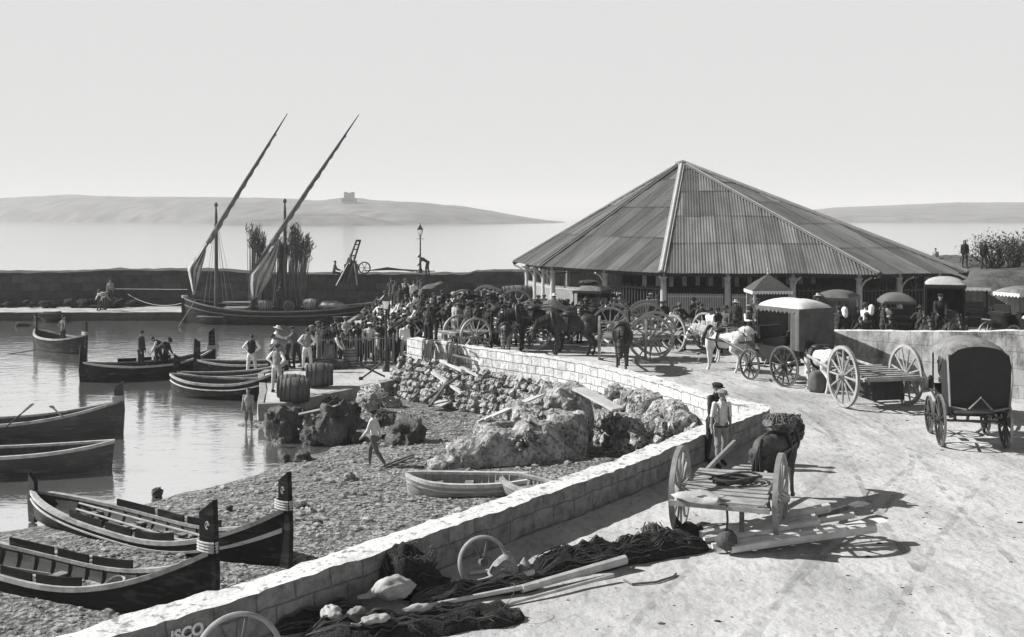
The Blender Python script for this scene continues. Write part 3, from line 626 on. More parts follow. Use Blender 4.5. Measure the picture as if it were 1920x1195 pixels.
mb.box((.22, -.5, 2.35), (.36, .2, .14)); mb.build('jib', mDKW, cr)
mb = MB(); mb.bar((-1.15, -1.75, -.75), (-.15, -.9, 1.3), .07, .07); mb.bar((.3, -1.7, -.7), (-.1, -.7, 1.2), .07, .07); mb.build('stay', M('pale_timber', .3, .8, .3, 4, .2), cr)
mb = MB(); mb.box((-.35, 0, .3), (.9, .8, .75)); mb.box((-.2, 0, .75), (.4, .5, .3)); mb.build('winch_housing', mDK, cr)
mb = MB(); mb.tube([(.62 + .4 * math.cos(a * math.pi / 12), -.3, .42 + .4 * math.sin(a * math.pi / 12)) for a in range(24)], .05, 6, closed=True)
for a in range(3): 
    c, d = math.cos(a * math.pi / 3) * .4, math.sin(a * math.pi / 3) * .4; mb.bar((.62 - c, -.3, .42 - d), (.62 + c, -.3, .42 + d), .04, .04)
mb.build('flywheel', mDK, cr)
mb = MB(); rng = random.Random(2)
for k in range(7): mb.tube([(rng.uniform(-.3, .1), rng.uniform(-.4, .3), .1), (1.5, rng.uniform(-.4, .4), .35 - k * .03), (3.4 + k * .25, rng.uniform(-.6, .6), .06)], .035, 6)
o = mb.build('spar_heap', mDKW, loc=AT(688, 79, 2.95)); tag(o, 'thin heap of spars trailing from the hoist along the breakwater top', 'spars')
# ================================================================ BOATS
mHULL = M('tarred_hull', .014, .7, .5, 2, .25, 20, .01, st=(1, .25, 1), spec=.06); mHULLG = M('weathered_grey_hull', .04, .7, .4, 2, .3, 20, .01, st=(1, .25, 1)); mRAIL = M('worn_gunwale', .27, .7, .35, 5, .2); mIN = M('boat_inside', .045, .85, .5, 3, .3, st=(1, .3, 1)); mBAND = M('white_strake', .42, .6, .2, 4, .1)
mHULLL = M('pale_clinker_hull', .27, .75, .35, 3, .3, 20, .01, st=(1, .25, 1))
def planks(m, c_hi):
    n = m.node_tree.nodes; l = m.node_tree.links; b = n['Principled BSDF']; tc = n.new('ShaderNodeTexCoord'); w_ = n.new('ShaderNodeTexWave'); w_.wave_type = 'BANDS'; w_.bands_direction = 'Z'; w_.wave_profile = 'SAW'; w_.inputs['Scale'].default_value = 2.2; w_.inputs['Distortion'].default_value = .6; l.new(tc.outputs['Object'], w_.inputs['Vector'])
    bp = n.new('ShaderNodeBump'); bp.inputs['Strength'].default_value = .8; bp.inputs['Distance'].default_value = .03; l.new(w_.outputs['Fac'], bp.inputs['Height']); old = b.inputs['Normal'].links[0].from_socket; l.new(old, bp.inputs['Normal']); l.new(bp.outputs[0], b.inputs['Normal'])
    mp = n.new('ShaderNodeMapping'); mp.inputs['Scale'].default_value = (2, .5, 3); l.new(tc.outputs['Object'], mp.inputs[0]); t = n.new('ShaderNodeTexNoise'); t.inputs['Scale'].default_value = 3; t.inputs['Detail'].default_value = 8; l.new(mp.outputs[0], t.inputs['Vector']); r = n.new('ShaderNodeValToRGB'); r.color_ramp.elements[0].position = .55; r.color_ramp.elements[1].position = .75; l.new(t.outputs['Fac'], r.inputs[0])
    mx = n.new('ShaderNodeMix'); mx.data_type = 'RGBA'; l.new(r.outputs[0], mx.inputs[0]); l.new(b.inputs['Base Color'].links[0].from_socket, mx.inputs[6]); mx.inputs[7].default_value = (c_hi, c_hi, c_hi, 1); l.new(mx.outputs[2], b.inputs['Base Color'])
planks(mHULL, .06); planks(mHULLG, .1); planks(mHULLL, .16); planks(mRAIL, .12); planks(mBAND, .15)
mEYE = M('stem_emblem', .3, .7, .2, 3, 0)
def boat(name, label, cat, L, B, D, rb, rs, loc, head, stem=.9, sternp=.5, hull=None, band=True, group=None, wash=True, transom=False, thw=3, rail=None, emblem=False, stemw=.3, trim=0., roll=0., full=2.6, inside=None, eye=False):
    t = thing(name, label, cat, loc, hd(head), group); t.rotation_euler = (R(trim), R(roll), hd(head)); hull = hull or mHULL; rail = rail or mRAIL; inside = inside or mIN
    NS = 40; ns = 8
    def hb(u):
        if transom and u < 0: return B / 2 * (1 - .42 * abs(u) ** 2.2)
        return max(.025, B / 2 * max(0, 1 - abs(u) ** full) ** .85)
    zs = lambda u: D + rb * max(0, u) ** 2.4 + rs * max(0, -u) ** 2.4
    zk = lambda u: .12 * D * abs(u) ** 4
    def pt(u, s, off=0, lift=0):
        a = math.pi / 2 * abs(s); x = max(0, hb(u) - off) * math.sin(a) ** .75; z = zk(u) + lift + (zs(u) - zk(u) - lift) * (1 - math.cos(a)) ** .9
        return Vector((x * (1 if s > 0 else -1), u * L / 2 + .1 * z * u, z))
    rings = []
    for i in range(NS + 1):
        u = -1 + 2 * i / NS; u = math.copysign(abs(u) ** .85, u)
        rings.append([pt(u, -1 + j / ns) for j in range(2 * ns + 1)] + [pt(u, 1 - j / ns, min(.05, hb(u) * .5), min(.1, D * .2)) for j in range(2 * ns + 1)])
    mb = MB(); mb.loft(rings, closed=True, caps=True)
    nf = 4 * ns + 2
    for fi in range(len(mb.f) - 2):
        j = fi % nf; mb.m[fi] = 1 if j > 2 * ns else 0
    mb.build('hull', [hull, inside], t, smooth=50)
    us = [math.copysign(abs(-1 + 2 * i / 30) ** .85, -1 + 2 * i / 30) for i in range(31)]
    mb = MB()
    for sg in (-1, 1):
        P = [pt(u, sg) + Vector((0, 0, .02)) for u in us]; V = []
        for p, u in zip(P, us):
            nx = Vector((sg, 0, 0)); V.append([p + nx * .045 + Vector((0, 0, -.05)), p + nx * .045 + Vector((0, 0, .035)), p - nx * min(.07, hb(u) * .8) + Vector((0, 0, .035)), p - nx * min(.07, hb(u) * .8) + Vector((0, 0, -.03))])
        mb.loft(V, closed=True, caps=True)
    mb.build('gunwale', rail, t)
    if band:
        mb = MB()
        for sg in (-1, 1):
            V = []
            for u in us:
                p = pt(u, sg * .86); q = pt(u, sg * .82); nx = Vector((sg, 0, .1)); V.append([p + nx * .012, p + nx * .05, q + nx * .05, q + nx * .012])
            mb.loft(V, closed=True, caps=True)
        mb.build('rubbing_strake', mBAND, t)
    if stem:
        z1 = zs(1) + stem; yb = L / 2 + .1 * zs(1); w_ = stemw
        def board(y, s, z1, w_, nm, th=.1):
            mb = MB(); prof = [(y - s * .12, 0), (y + s * .1, 0), (y + s * .16, zs(s) * .8), (y + s * .1, z1), (y - s * (w_ - .1), z1 - w_ * .75), (y - s * (w_ - .06) * .8, zs(s) + .05), (y - s * .2, zs(s) * .7)]
            if s < 0: prof = prof[::-1]
            V = [(x, yy, zz) for x in (-th / 2, th / 2) for yy, zz in prof]; k = len(prof)
            mb.add(V, [tuple(range(k)), tuple(range(2 * k - 1, k - 1, -1))] + [(i, k + i, k + (i + 1) % k, (i + 1) % k) for i in range(k)]); return mb.build(nm, hull, t)
        sp = board(yb, 1, z1, w_, 'stem_post')
        mb = MB()
        for k in range(4): mb.tube([(.09 * math.cos(a) * 1.0, yb - .06 + .2 * math.sin(a), zs(1) + .04 + k * .045) for a in [q * math.pi / 6 for q in range(12)]], .022, 5, closed=True)
        mb.build('rope_lashing', M('hemp_rope', .3, .9, .3, 30, .5), t)
        if emblem:
            mb = MB()
            for sx in (-1, 1):
                mb.tube([(sx * .052, yb - .02 + .042 * math.cos(a), zs(1) + stem * .52 + .055 * math.sin(a)) for a in [q * math.pi / 8 for q in range(14)]], .011, 5); mb.tube([(sx * .052, yb - .02 - .02, zs(1) + stem * .52 - .04), (sx * .052, yb - .02 + .02, zs(1) + stem * .52 + .04)], .011, 5)
            mb.build('stem_emblem', mEYE, sp)
        if sternp: board(-L / 2 - .1 * zs(-1), -1, zs(-1) + sternp, .24, 'stern_post', .09)
    for k in range(thw):
        u = lerp(-.55, .5, k / max(1, thw - 1)); z = zs(u) * .74; x = pt(u, .8)[0] * .97
        mb = MB(); mb.box((0, u * L / 2, z), (2 * x, .2, .04)); mb.build('thwart', M('bleached_thwart', .16, .8, .35, 4, .2), t)
    mb = MB()
    for k in range(5):
        x = (k - 2) * B * .11; mb.bar((x, -L * .3, D * .26), (x, L * .32, D * .26), B * .095, .03)
    mb.build('floor_board', M('floor_plank', .07, .85, .4, 4, .2), t)
    mb = MB()
    for i in range(13):
        u = lerp(-.7, .7, i / 12); P = [pt(u, s, .06, min(.11, D * .22)) for s in [q / 6 for q in range(-6, 7)]]; mb.tube(P, .022, 4)
    mb.build('rib', inside, t)
    if wash:
        for sg in (-1, 1):
            for a_, b_ in ((-.42, -.12), (-.09, .12), (.15, .42)):
                P = [pt(lerp(a_, b_, q / 5), sg) - Vector((sg * .03, 0, 0)) for q in range(6)]; mb = MB(); V = [[p + Vector((-.015, 0, .03)), p + Vector((.015, 0, .03)), p + Vector((.015, 0, .2)), p + Vector((-.015, 0, .2))] for p in P]; mb.loft(V, closed=True, caps=True); mb.build('washboard', hull, t)
    return t
def oar(loc_a, loc_b, label, cat='oar', group=None, r=.028, blade=.75, mat=None, name='oar', bw_=.075):
    a = Vector(loc_a); b = Vector(loc_b); d = b - a; L = d.length; t = thing(name, label, cat, a, group=group); d.normalize()
    mb = MB(); mb.tube([(0, 0, 0), d * (L - blade)], [r * .8, r], 8); mb.build('loom', mat or M('ash_wood', .24, .75, .3, 3, .2, st=(1, 1, 1)), t, smooth=40)
    if blade:
        mb = MB(); x = d.cross(Vector((0, 0, 1))).normalized(); up = x.cross(d); V = []
        for f, wd, th in ((0, r, r), (.25, bw_ * .6, .02), (.6, bw_, .014), (.9, bw_, .01), (1, bw_ * .7, .008)):
            p = d * (L - blade + blade * f); V.append([p - x * wd + up * 0, p + up * th, p + x * wd, p - up * th])
        mb.loft(V, closed=True, caps=True); mb.build('blade', mat or MATS['ash_wood'], t)
    return t
# two beached boats at the lower edge
bA = Vector((-4.2, 20.0, .28)); fa = Vector((.80, -.60, 0)).normalized(); L1 = 8.3
cA = bA - fa * (L1 / 2 + .05); cA.z = .02; HA = math.degrees(math.atan2(fa.x, fa.y))
boat('rowing_boat', 'long beached black boat with two tall carved end posts and a white strake', 'boat', L1, 1.3, .58, 1.05, .1, cA, HA, stem=.72, sternp=.42, emblem=True, group='boats drawn up at the beach', stemw=.24, thw=4)
bB = G(376, 1186, .45); fb = Vector((.86, -.51, 0)).normalized(); cB = bB - fb * (7.6 / 2 + .05); cB.z = .04
boat('rowing_boat', 'black beached boat closest to the bottom corner with one carved prow post', 'boat', 7.8, 1.2, .74, .95, .12, cB, math.degrees(math.atan2(fb.x, fb.y)), stem=.85, sternp=.55, emblem=True, band=False, group='boats drawn up at the beach', stemw=.3)
def inboat(c, f, x, y, z): n_ = Vector((f.y, -f.x, 0)); return Vector((c.x, c.y, 0)) + f * y + n_ * x + Vector((0, 0, z))
oar(inboat(cA, fa, -.1, -2.6, .55), inboat(cA, fa, .25, 2.5, .68), 'oar laid along the thwarts of the boat with the white strake', group='oars in the beached boats')
oar(inboat(cA, fa, -.35, -2.9, .58), inboat(cA, fa, -.25, 2.2, .66), 'second oar lying by the far gunwale of the boat with the white strake', group='oars in the beached boats')
oar(inboat(cB, fb, .2, -3.0, .68), inboat(cB, fb, .1, 2.0, .76), 'oar lying inside the beached boat closest to the bottom corner', group='oars in the beached boats')
oar(inboat(cB, fb, .75, -1.8, .95), inboat(cB, fb, -.3, -.2, .6), 'pole slanting across the gunwale of the corner boat', blade=0)
mb = MB(); rng = random.Random(6)
for k in range(9): mb.tube([Vector((.22 * math.cos(a) * (1 - k * .04), .3 * math.sin(a), k * .022 + .01 * math.sin(a * 3 + k))) for a in [q * math.pi / 8 for q in range(16)]], .022, 5, closed=True)
tag(mb.build('rope_coil', M('hemp_rope'), loc=inboat(cB, fb, -.2, 1.6, .62)), 'coil of rope lying in the corner boat', 'rope coil')
# afloat
def b2(p, q): f = (q - p); f.z = 0; return (p + q) / 2, math.degrees(math.atan2(f.x, f.y)), f.length
c, h_, l_ = b2(AT(-330, 33.6), AT(216, 35.2)); c.z = -.3
boat('rowing_boat', 'dark moored boat with oars lying across it and a tall plain prow post', 'boat', l_, 1.5, .8, .55, .4, c, h_, stem=.65, sternp=.6, band=False, group='boats afloat', hull=mHULLG, wash=False, stemw=.26)
oar(Q(10, 802, 33.6), Q(62, 757, 34.6), 'oar raised from the dark moored boat, pointing right', blade=.6, mat=mDKW); oar(Q(118, 782, 34.2), Q(95, 761, 34.8), 'oar stump raised from the dark moored boat, pointing left', blade=.3, mat=mDKW)
c, h_, l_ = b2(AT(-260, 29.2), AT(208, 30.4)); c.z = -.25
boat('rowing_boat', 'plain dinghy without posts moored below the dark boat', 'boat', l_, 1.5, .8, .2, .15, c, h_, stem=0, band=False, group='boats afloat', hull=mHULLG, wash=False, rail=M('bleached_gunwale', .3, .7, .3, 5, .2), thw=4)
c, h_, l_ = b2(AT(338, 41.6), AT(506, 43.5)); c.z = -.25
boat('rowing_boat', 'small boat with curved white strake lying against the quay tip', 'boat', l_ + .9, 1.7, .8, .55, .25, c, 100, stem=.0, sternp=0, group='boats afloat', wash=False)
c, h_, l_ = b2(AT(160, 46.4), AT(392, 49.2)); c.z = -.3
boat('rowing_boat', 'long dark ferry boat carrying three men off the quay', 'boat', l_, 1.8, .85, .45, .25, c, h_, stem=1.0, sternp=.75, band=False, group='boats afloat', stemw=.26)
c, h_, l_ = b2(AT(345, 43.6), AT(520, 45.2)); c.z = -.28
boat('rowing_boat', 'boat with bleached gunwales behind the small boat at the quay tip', 'boat', l_ + .3, 1.5, .85, .3, .2, c, h_ + 6, stem=.5, sternp=.75, band=False, group='boats afloat', wash=False)
c, h_, l_ = b2(AT(432, 46.6), AT(520, 48.6)); c.z = -.25
boat('rowing_boat', 'boat with a square stern post behind the man in white trousers', 'boat', 4.6, 1.6, .85, .3, .2, c, 80, stem=.4, sternp=.95, band=False, group='boats afloat', wash=False)
c = AT(112, 57, -.25)
boat('rowing_boat', 'far small boat with one rower seen end on', 'boat', 4.6, 1.5, .9, .3, .3, c, 128, stem=.7, sternp=.9, band=False, group='boats afloat', wash=False)
oar(Q(72, 656, 56), Q(-60, 676, 55), 'long oar reaching out from the far small boat', blade=1.0, mat=mDKW)
p = Vector(G(768, 905, .72)); p2 = Vector(G(984, 907, .72)); f = (p2 - p); cD = (p + p2) / 2; cD.z = .3; cD.y -= .25
boat('dinghy', 'pale clinker dinghy propped on the shingle beside the big rock', 'boat', f.length, 1.25, .55, .12, .06, cD, math.degrees(math.atan2(-f.x, -f.y)), stem=0, band=True, hull=mHULLL, inside=mHULLL, transom=True, wash=False, group='boats drawn up at the beach', rail=M('grey_gunwale', .38, .7, .3, 5, .2), full=3)
p = Vector(G(990, 925, .8)); 
boat('dinghy', 'small grey dinghy mostly hidden by the parapet wall', 'boat', 1.9, 1.0, .45, .1, .05, (p.x + .25, p.y - .1, .5), 140, stem=0, band=False, hull=mHULLL, inside=mHULLL, transom=True, wash=False, group='boats drawn up at the beach', thw=2)
# ---- two-masted sailing boat
YL = 72.0; lc = AT(528, YL, -.45)
lug = boat('sailing_boat', 'two masted lateen sailing boat moored below the breakwater', 'sailing boat', 12.4, 3.3, 1.3, .75, .5, lc, 270, stem=.15, sternp=0, band=True, wash=False, thw=3, full=3.2, rail=M('lugger_rail', .1, .7, .3, 5, .2), stemw=.2, inside=mDKW)
for o in list(lug.children):
    if o.name.startswith('rubbing_strake'): o.data.materials[0] = M('dull_strake', .06, .7, .3, 4, .1)
def LP(px, py, Y=YL):   # a point of the sailing boat in its own axes
    return lug.matrix_basis.inverted() @ Q(px, py, Y)
lug.matrix_basis  # location and heading are already set
mSPAR = M('oiled_spar', .055, .7, .4, 4, .2); mSAIL = M('furled_canvas', .24, .9, .3, 2.5, .5, 6, .05); mROPE = M('tarred_rope', .12, .9, .3, 20, .2); mROPEL = M('hemp_rope')
mb = MB(); mb.box((0, 0, .95), (2.7, 10.4, .06)); mb.box((0, 3.0, 1.2), (1.6, 1.6, .5)); mb.build('deck', M('deck_plank', .16, .8, .3, 3, .2, st=(1, .2, 1)), lug)
mb = MB(); a = LP(418, 567, 71.2); b = LP(470, 567, 71.2); mb.bar(a, b, .5, .06); mb.build('side_deck', MATS['worn_gunwale'], lug)
for bx, ty, nm in ((406, 388, 'fore'), (535, 381, 'main')):
    a = LP(bx, 590); b = LP(bx - 1, ty); mb = MB(); mb.tube([a, a.lerp(b, .6), a.lerp(b, .93), b], [.15, .12, .09, .05], 10); mb.lathe([(.1, 0), (.13, .15), (.03, .3)], 8, Matrix.Translation(b)); m_ = mb.build('mast', mSPAR, lug, smooth=40)
    mb = MB()
    for dx in (-24, 22, 34):
        mb.tube([b + Vector((0, 0, -.5)), LP(bx + dx, 575, 70.6)], .012, 4)
        mb.tube([b + Vector((0, 0, -.5)), LP(bx + dx * .6, 570, 73.4)], .012, 4)
    mb.build('shroud', mROPE, lug)
for (x0, y0), (x1, y1), patch in (((354, 512), (539, 213), ([(387, 456), (352, 503), (358, 530), (363, 553)], [(388, 456), (384, 478), (379, 498), (364, 553)])), ((468, 516), (673, 215), ([(521, 449), (469, 514), (469, 535), (474, 562)], [(524, 449), (520, 478), (508, 520), (486, 554)]))):
    a = LP(x0, y0, 71.5); b = LP(x1, y1, 71.5); mb = MB(); mb.tube([a.lerp(b, q) for q in (0, .15, .35, .55, .75, .9, 1)], [.07, .12, .14, .13, .09, .06, .025], 10); yd = mb.build('yard', mSPAR, lug, smooth=40)
    mb = MB(); rng = random.Random(x0); P = []; rad = []
    for k in range(41):
        q = lerp(.2, .88, k / 40); P.append(a.lerp(b, q) + Vector((0, .03 * math.sin(k * 1.7), -.1)) + Vector((rng.uniform(-.015, .015),) * 3)); rad.append((.16 - .11 * k / 40) * (1 + .1 * math.sin(k * 1.3)))
    mb.tube(P, rad, 8); mb.build('furled_sail', M('dark_canvas', .10, .9, .4, 3, .5, 8, .05), yd, smooth=60)
    mb = MB(); rings = []; Lf, Rt = [resample([(q[0], q[1], 0) for q in e], 1.5) for e in patch]
    for k in range(15):
        f = k / 14; a_ = Lf[int(f * (len(Lf) - 1))]; b_ = Rt[int(f * (len(Rt) - 1))]; rings.append([LP(lerp(a_.x, b_.x, g / 12), lerp(a_.y, b_.y, g / 12), 71.4 + .16 * math.sin(g * 1.5 + f * 2.5) * min(1, 4 * f)) for g in range(13)])
    mb.loft(rings); sg = mb.build('sail_fold', mSAIL, yd, smooth=60); md = sg.modifiers.new('s', 'SOLIDIFY'); md.thickness = .04
# reeds, barrels on board
rng = random.Random(21)
def bundle(px, Y, y0, y1, wpx, n_, lean, label):
    t = thing('cane_bundle', label, 'cane bundle', Q(px, y0, Y), group='cane bundles on the sailing boat'); mb = MB(); mt = MB(); H = (y0 - y1) / F * Y; w_ = wpx / F * Y / 2
    for k in range(n_):
        x, y = rng.gauss(0, w_ * .45), rng.gauss(0, w_ * .4); hh = H * rng.uniform(.78, 1.0); dx = x * .7 + lean * hh + rng.gauss(0, .06)
        top = Vector((x + dx, y * 1.6, hh)); mb.tube([(x * .7, y, 0), (x + dx * .45, y * 1.3, hh * .5), top], [.022, .02, .012], 4)
        for q in range(5):
            b_ = top + Vector((rng.gauss(0, .04), rng.gauss(0, .04), -rng.uniform(0, .8))); mt.tube([b_, b_ + Vector((rng.gauss(0, .1), rng.gauss(0, .1), .28)), b_ + Vector((rng.gauss(.06, .14), rng.gauss(0, .14), .5))], [.012, .04, .004], 4, flat=.3)
    mb.build('stalks', M('dry_cane', .09, .9, .4, 4, .2), t); mt.build('plumes', M('cane_plume', .10, .9, .4, 4, .2), t)
for a_ in ((474, 72.5, 578, 424, 16, 40, .03, 'tall cane bundle left of the main yard'), (489, 73, 578, 440, 12, 26, .02, 'thin cane bundle just behind the lower main sail'), (521, 72.8, 578, 450, 26, 60, .05, 'dark thick cane bundle leaning on the main mast'), (546, 72.2, 578, 424, 14, 34, .03, 'cane bundle right beside the main mast'),
           (556, 72.6, 578, 445, 16, 34, .06, 'cane bundle standing between the mast and the outermost one'), (561, 72, 578, 447, 14, 30, .1, 'outermost cane bundle leaning toward the stern')): bundle(*a_)
mBARREL = M('oak_barrel', .075, .75, .5, 2.5, .4, 15, .02, st=(1, 1, .15)); mHOOP = M('iron_hoop', .05, .6, .4, 5, .1, metal=.3); mBEND = M('barrel_head', .16, .8, .4, 3, .3)
def barrel(loc, r, Lb, axis, label, group=None, mat=None):
    """axis: compass heading of a lying barrel, or None when it stands"""
    t = thing('barrel', label, 'barrel', loc, 0 if axis is None else hd(axis), group)
    T = Matrix.Identity(4) if axis is None else Matrix.Translation((0, 0, r)) @ Matrix.Rotation(R(-90), 4, 'X') @ Matrix.Translation((0, 0, -Lb / 2))
    pr = lambda f: r * (.84 + .16 * math.sin(math.pi * f))
    mb = MB(); N = 22
    for f0, f1 in ((0, 1),):
        mb.lathe([(pr(0) * .93, .05 * Lb), (pr(0) * .95, 0)] + [(pr(0), 0)] + [(pr(f), f * Lb) for f in (.12, .25, .4, .5, .6, .75, .88)] + [(pr(1), Lb), (pr(1) * .95, Lb), (pr(1) * .93, .95 * Lb)], N, T)
    for v in mb.v: v += noise.noise_vector(v * 9) * r * .015
    mb.build('staves', mat or mBARREL, t, smooth=35)
    for f in (.06, .2, .36, .64, .8, .94):
        mb = MB(); mb.lathe([(pr(f) + .001, f * Lb - .02), (pr(f) + .014, f * Lb - .02), (pr(f) + .014, f * Lb + .02), (pr(f) + .001, f * Lb + .02)], N, T); mb.build('hoop', mHOOP, t, smooth=35)
    for f in (.055, .945):
        mb = MB(); mb.lathe([(pr(0) * .93, f * Lb - .01), (pr(0) * .93, f * Lb + .01)], N, T); mb.build('head', mBEND, t)
    return t
for px, py, lb, ax in ((497, 584, 'barrel lying on the sailing boat left of the sailor', 80), (541, 585, 'barrel on the sailing boat right of the sailor showing its pale end', 165), (583, 582, 'third barrel on the sailing boat towards the stern', 100)):
    barrel(Q(px, py, 71.3), .38, .85, ax, lb, 'barrels on the sailing boat', M('pale_oak', .2, .75, .5, 2.5, .4))
mb = MB(); mb.blob((0, 0, .2), (1.0, .5, .3), 3, .4, 3); tag(mb.build('canvas_bundle', mSAIL, smooth=60, loc=Q(622, 580, 71.4)), 'pale canvas bundle on the stern of the sailing boat', 'bundle')
def rope(pts, label, name='mooring_rope', r=.02, mat=None, group=None, sag=0):
    P = [Vector(p) for p in pts]
    if sag: P = [P[0].lerp(P[1], q / 14) - Vector((0, 0, sag * 4 * (q / 14) * (1 - q / 14))) for q in range(15)]
    mb = MB(); o = P[0].copy(); mb.tube([p - o for p in P], r, 5); return tag(mb.build(name, mat or mROPEL, loc=o), label, 'rope', group)
rope([Q(366, 563, 71.5), Q(335, 612, 69)], 'mooring rope slanting from the sailing boat bow into the water'); rope([Q(352, 565, 72), Q(240, 552, 75.5)], 'slack rope from the bow back to the ledge', sag=.5); rope([Q(352, 543, 72.5), Q(216, 542, 76)], 'taut line running level along the breakwater', r=.015)
# barrels on the quay
barrel(G(599, 726, .65), .45, 1.0, 80, 'big barrel lying highest on the quay behind the other two', 'barrels on the quay'); barrel(G(546, 748, .66), .43, .95, 82, 'barrel half hidden behind another at the quay edge', 'barrels on the quay'); barrel(G(553, 757, .55), .45, .98, 84, 'barrel lying at the quay edge closest to the rocks', 'barrels on the quay')
barrel(G(657, 688, .65), .3, .75, None, 'upright slatted tub beside the crowd railing', None, M('pale_oak')); barrel(G(611, 690, .65), .62, .38, None, 'wide low tub at the feet of the aproned person')
mb = MB(); mb.blob((0, 0, .16), (.5, .3, .26), 5, .4, 3); tag(mb.build('basket_heap', M('wicker_dark', .06, .9, .5, 20, .8, 40, .02), smooth=60, loc=G(633, 691, .65)), 'dark heap of baskets and net beside the low tub', 'basket heap')
# anchor, cable coil, planks on the quay edge
an = thing('anchor', 'iron anchor lying with crossed arms on the quay edge', 'anchor', G(697, 712, .66))
mb = MB(); mb.tube([(-.55, 0, .62), (.5, .1, .1)], .035, 8); mb.build('shank', mDK, an)
mb = MB(); mb.tube([(-.4, -.1, .05), (-.05, 0, .3), (.25, .05, .55), (.42, .05, .78)], .035, 8); mb.box((.42, .05, .78), (.16, .05, .12), .4); mb.box((-.4, -.1, .06), (.16, .05, .12), .4); mb.build('stock', mDK, an)
mb = MB(); rng = random.Random(9)
for k in range(13):
    r_ = .34 - .018 * k + rng.uniform(-.03, .03); ox, oy = rng.gauss(0, .12), rng.gauss(0, .12)
    mb.tube([Vector((ox + r_ * math.cos(a) * 1.2, oy + r_ * math.sin(a), .05 + .03 * k + .06 * math.sin(a * 2 + k))) for a in [q * math.pi / 10 for q in range(20)]], .022, 5, closed=True)
cg = G(698, 752, .42); cg.z = .55; tag(mb.build('rope_coil', M('pale_cable', .5, .9, .3, 20, .3), loc=cg), 'pale coil of cable heaped on a rock below the anchor', 'rope coil')
mb = MB(); mb.bar((-1.0, -.5, .05), (.9, .55, .32), .22, .05); tag(mb.build('plank', M('ash_wood'), loc=G(580, 785, .5)), 'pale plank leaning from the quay over the weedy rocks', 'plank')
# railing round the crowd
rl = thing('quay_railing', 'pale iron railing on the quay with the crowd behind it', 'railing', G(660, 690, .65)); o_ = rl.location
mIRON = M('grey_iron', .16, .6, .2, 4, .1)
pa, pb = G(596, 690, .65) - o_, G(738, 685, .65) - o_
for f in (0, .25, .5, .75, 1): p = pa.lerp(pb, f); mb = MB(); mb.lathe([(.035, 0), (.03, 1.25), (.045, 1.3), (.01, 1.38)], 8, Matrix.Translation(p)); mb.build('post', mIRON, rl)
mb = MB()
for z in (1.15, .18): mb.bar(pa + Vector((0, 0, z)), pb + Vector((0, 0, z)), .03, .04)
mb.build('rail', mIRON, rl)
mb = MB(); k = 30
for j in range(k): p = pa.lerp(pb, (j + .5) / k); mb.tube([p + Vector((0, 0, .1)), p + Vector((0, 0, 1.2)), p + Vector((0, 0, 1.32))], [.013, .013, .004], 5)
mb.build('baluster', mIRON, rl)
# ================================================================ PEOPLE
DG = bpy.context.evaluated_depsgraph_get
def remesh(mb, vox, smooth_it=4, mats=()):
    me = mb.mesh('body', []); o = link('tmp', me); r = o.modifiers.new('r', 'REMESH'); r.mode = 'VOXEL'; r.voxel_size = vox
    s = o.modifiers.new('s', 'SMOOTH'); s.iterations = smooth_it; s.factor = .5
    DG().update(); me2 = bpy.data.meshes.new_from_object(o.evaluated_get(DG())); bpy.data.objects.remove(o); bpy.data.meshes.remove(me); me2.name = 'body'
    me2.polygons.foreach_set('use_smooth', [True] * len(me2.polygons))
    return me2
mSKIN = M('tanned_skin', .17, .6, .15, 6, .1); mHAIR = M('dark_hair', .02, .7, .4, 20, .3)
CL = {'white': M('white_cloth', .62, .9, .12, 5, .4, 12, .02), 'cream': M('cream_cloth', .45, .9, .15, 5, .4, 12, .02), 'grey': M('grey_cloth', .17, .9, .2, 5, .4, 12, .02), 'lgrey': M('light_grey_cloth', .3, .9, .2, 5, .4, 12, .02), 'dark': M('dark_cloth', .03, .9, .3, 5, .4, 12, .02), 'black': M('black_cloth', .014, .9, .3, 5, .4, 12, .02), 'mid': M('brown_cloth', .09, .9, .2, 5, .4, 12, .02), 'straw': M('straw_hat', .5, .9, .2, 12, .4), 'skin': mSKIN}
def dirv(ph, al, s=1): return Vector((s * math.sin(R(al)), math.sin(R(ph)) * math.cos(R(al)), -math.cos(R(ph)) * math.cos(R(al))))
POSES = {}
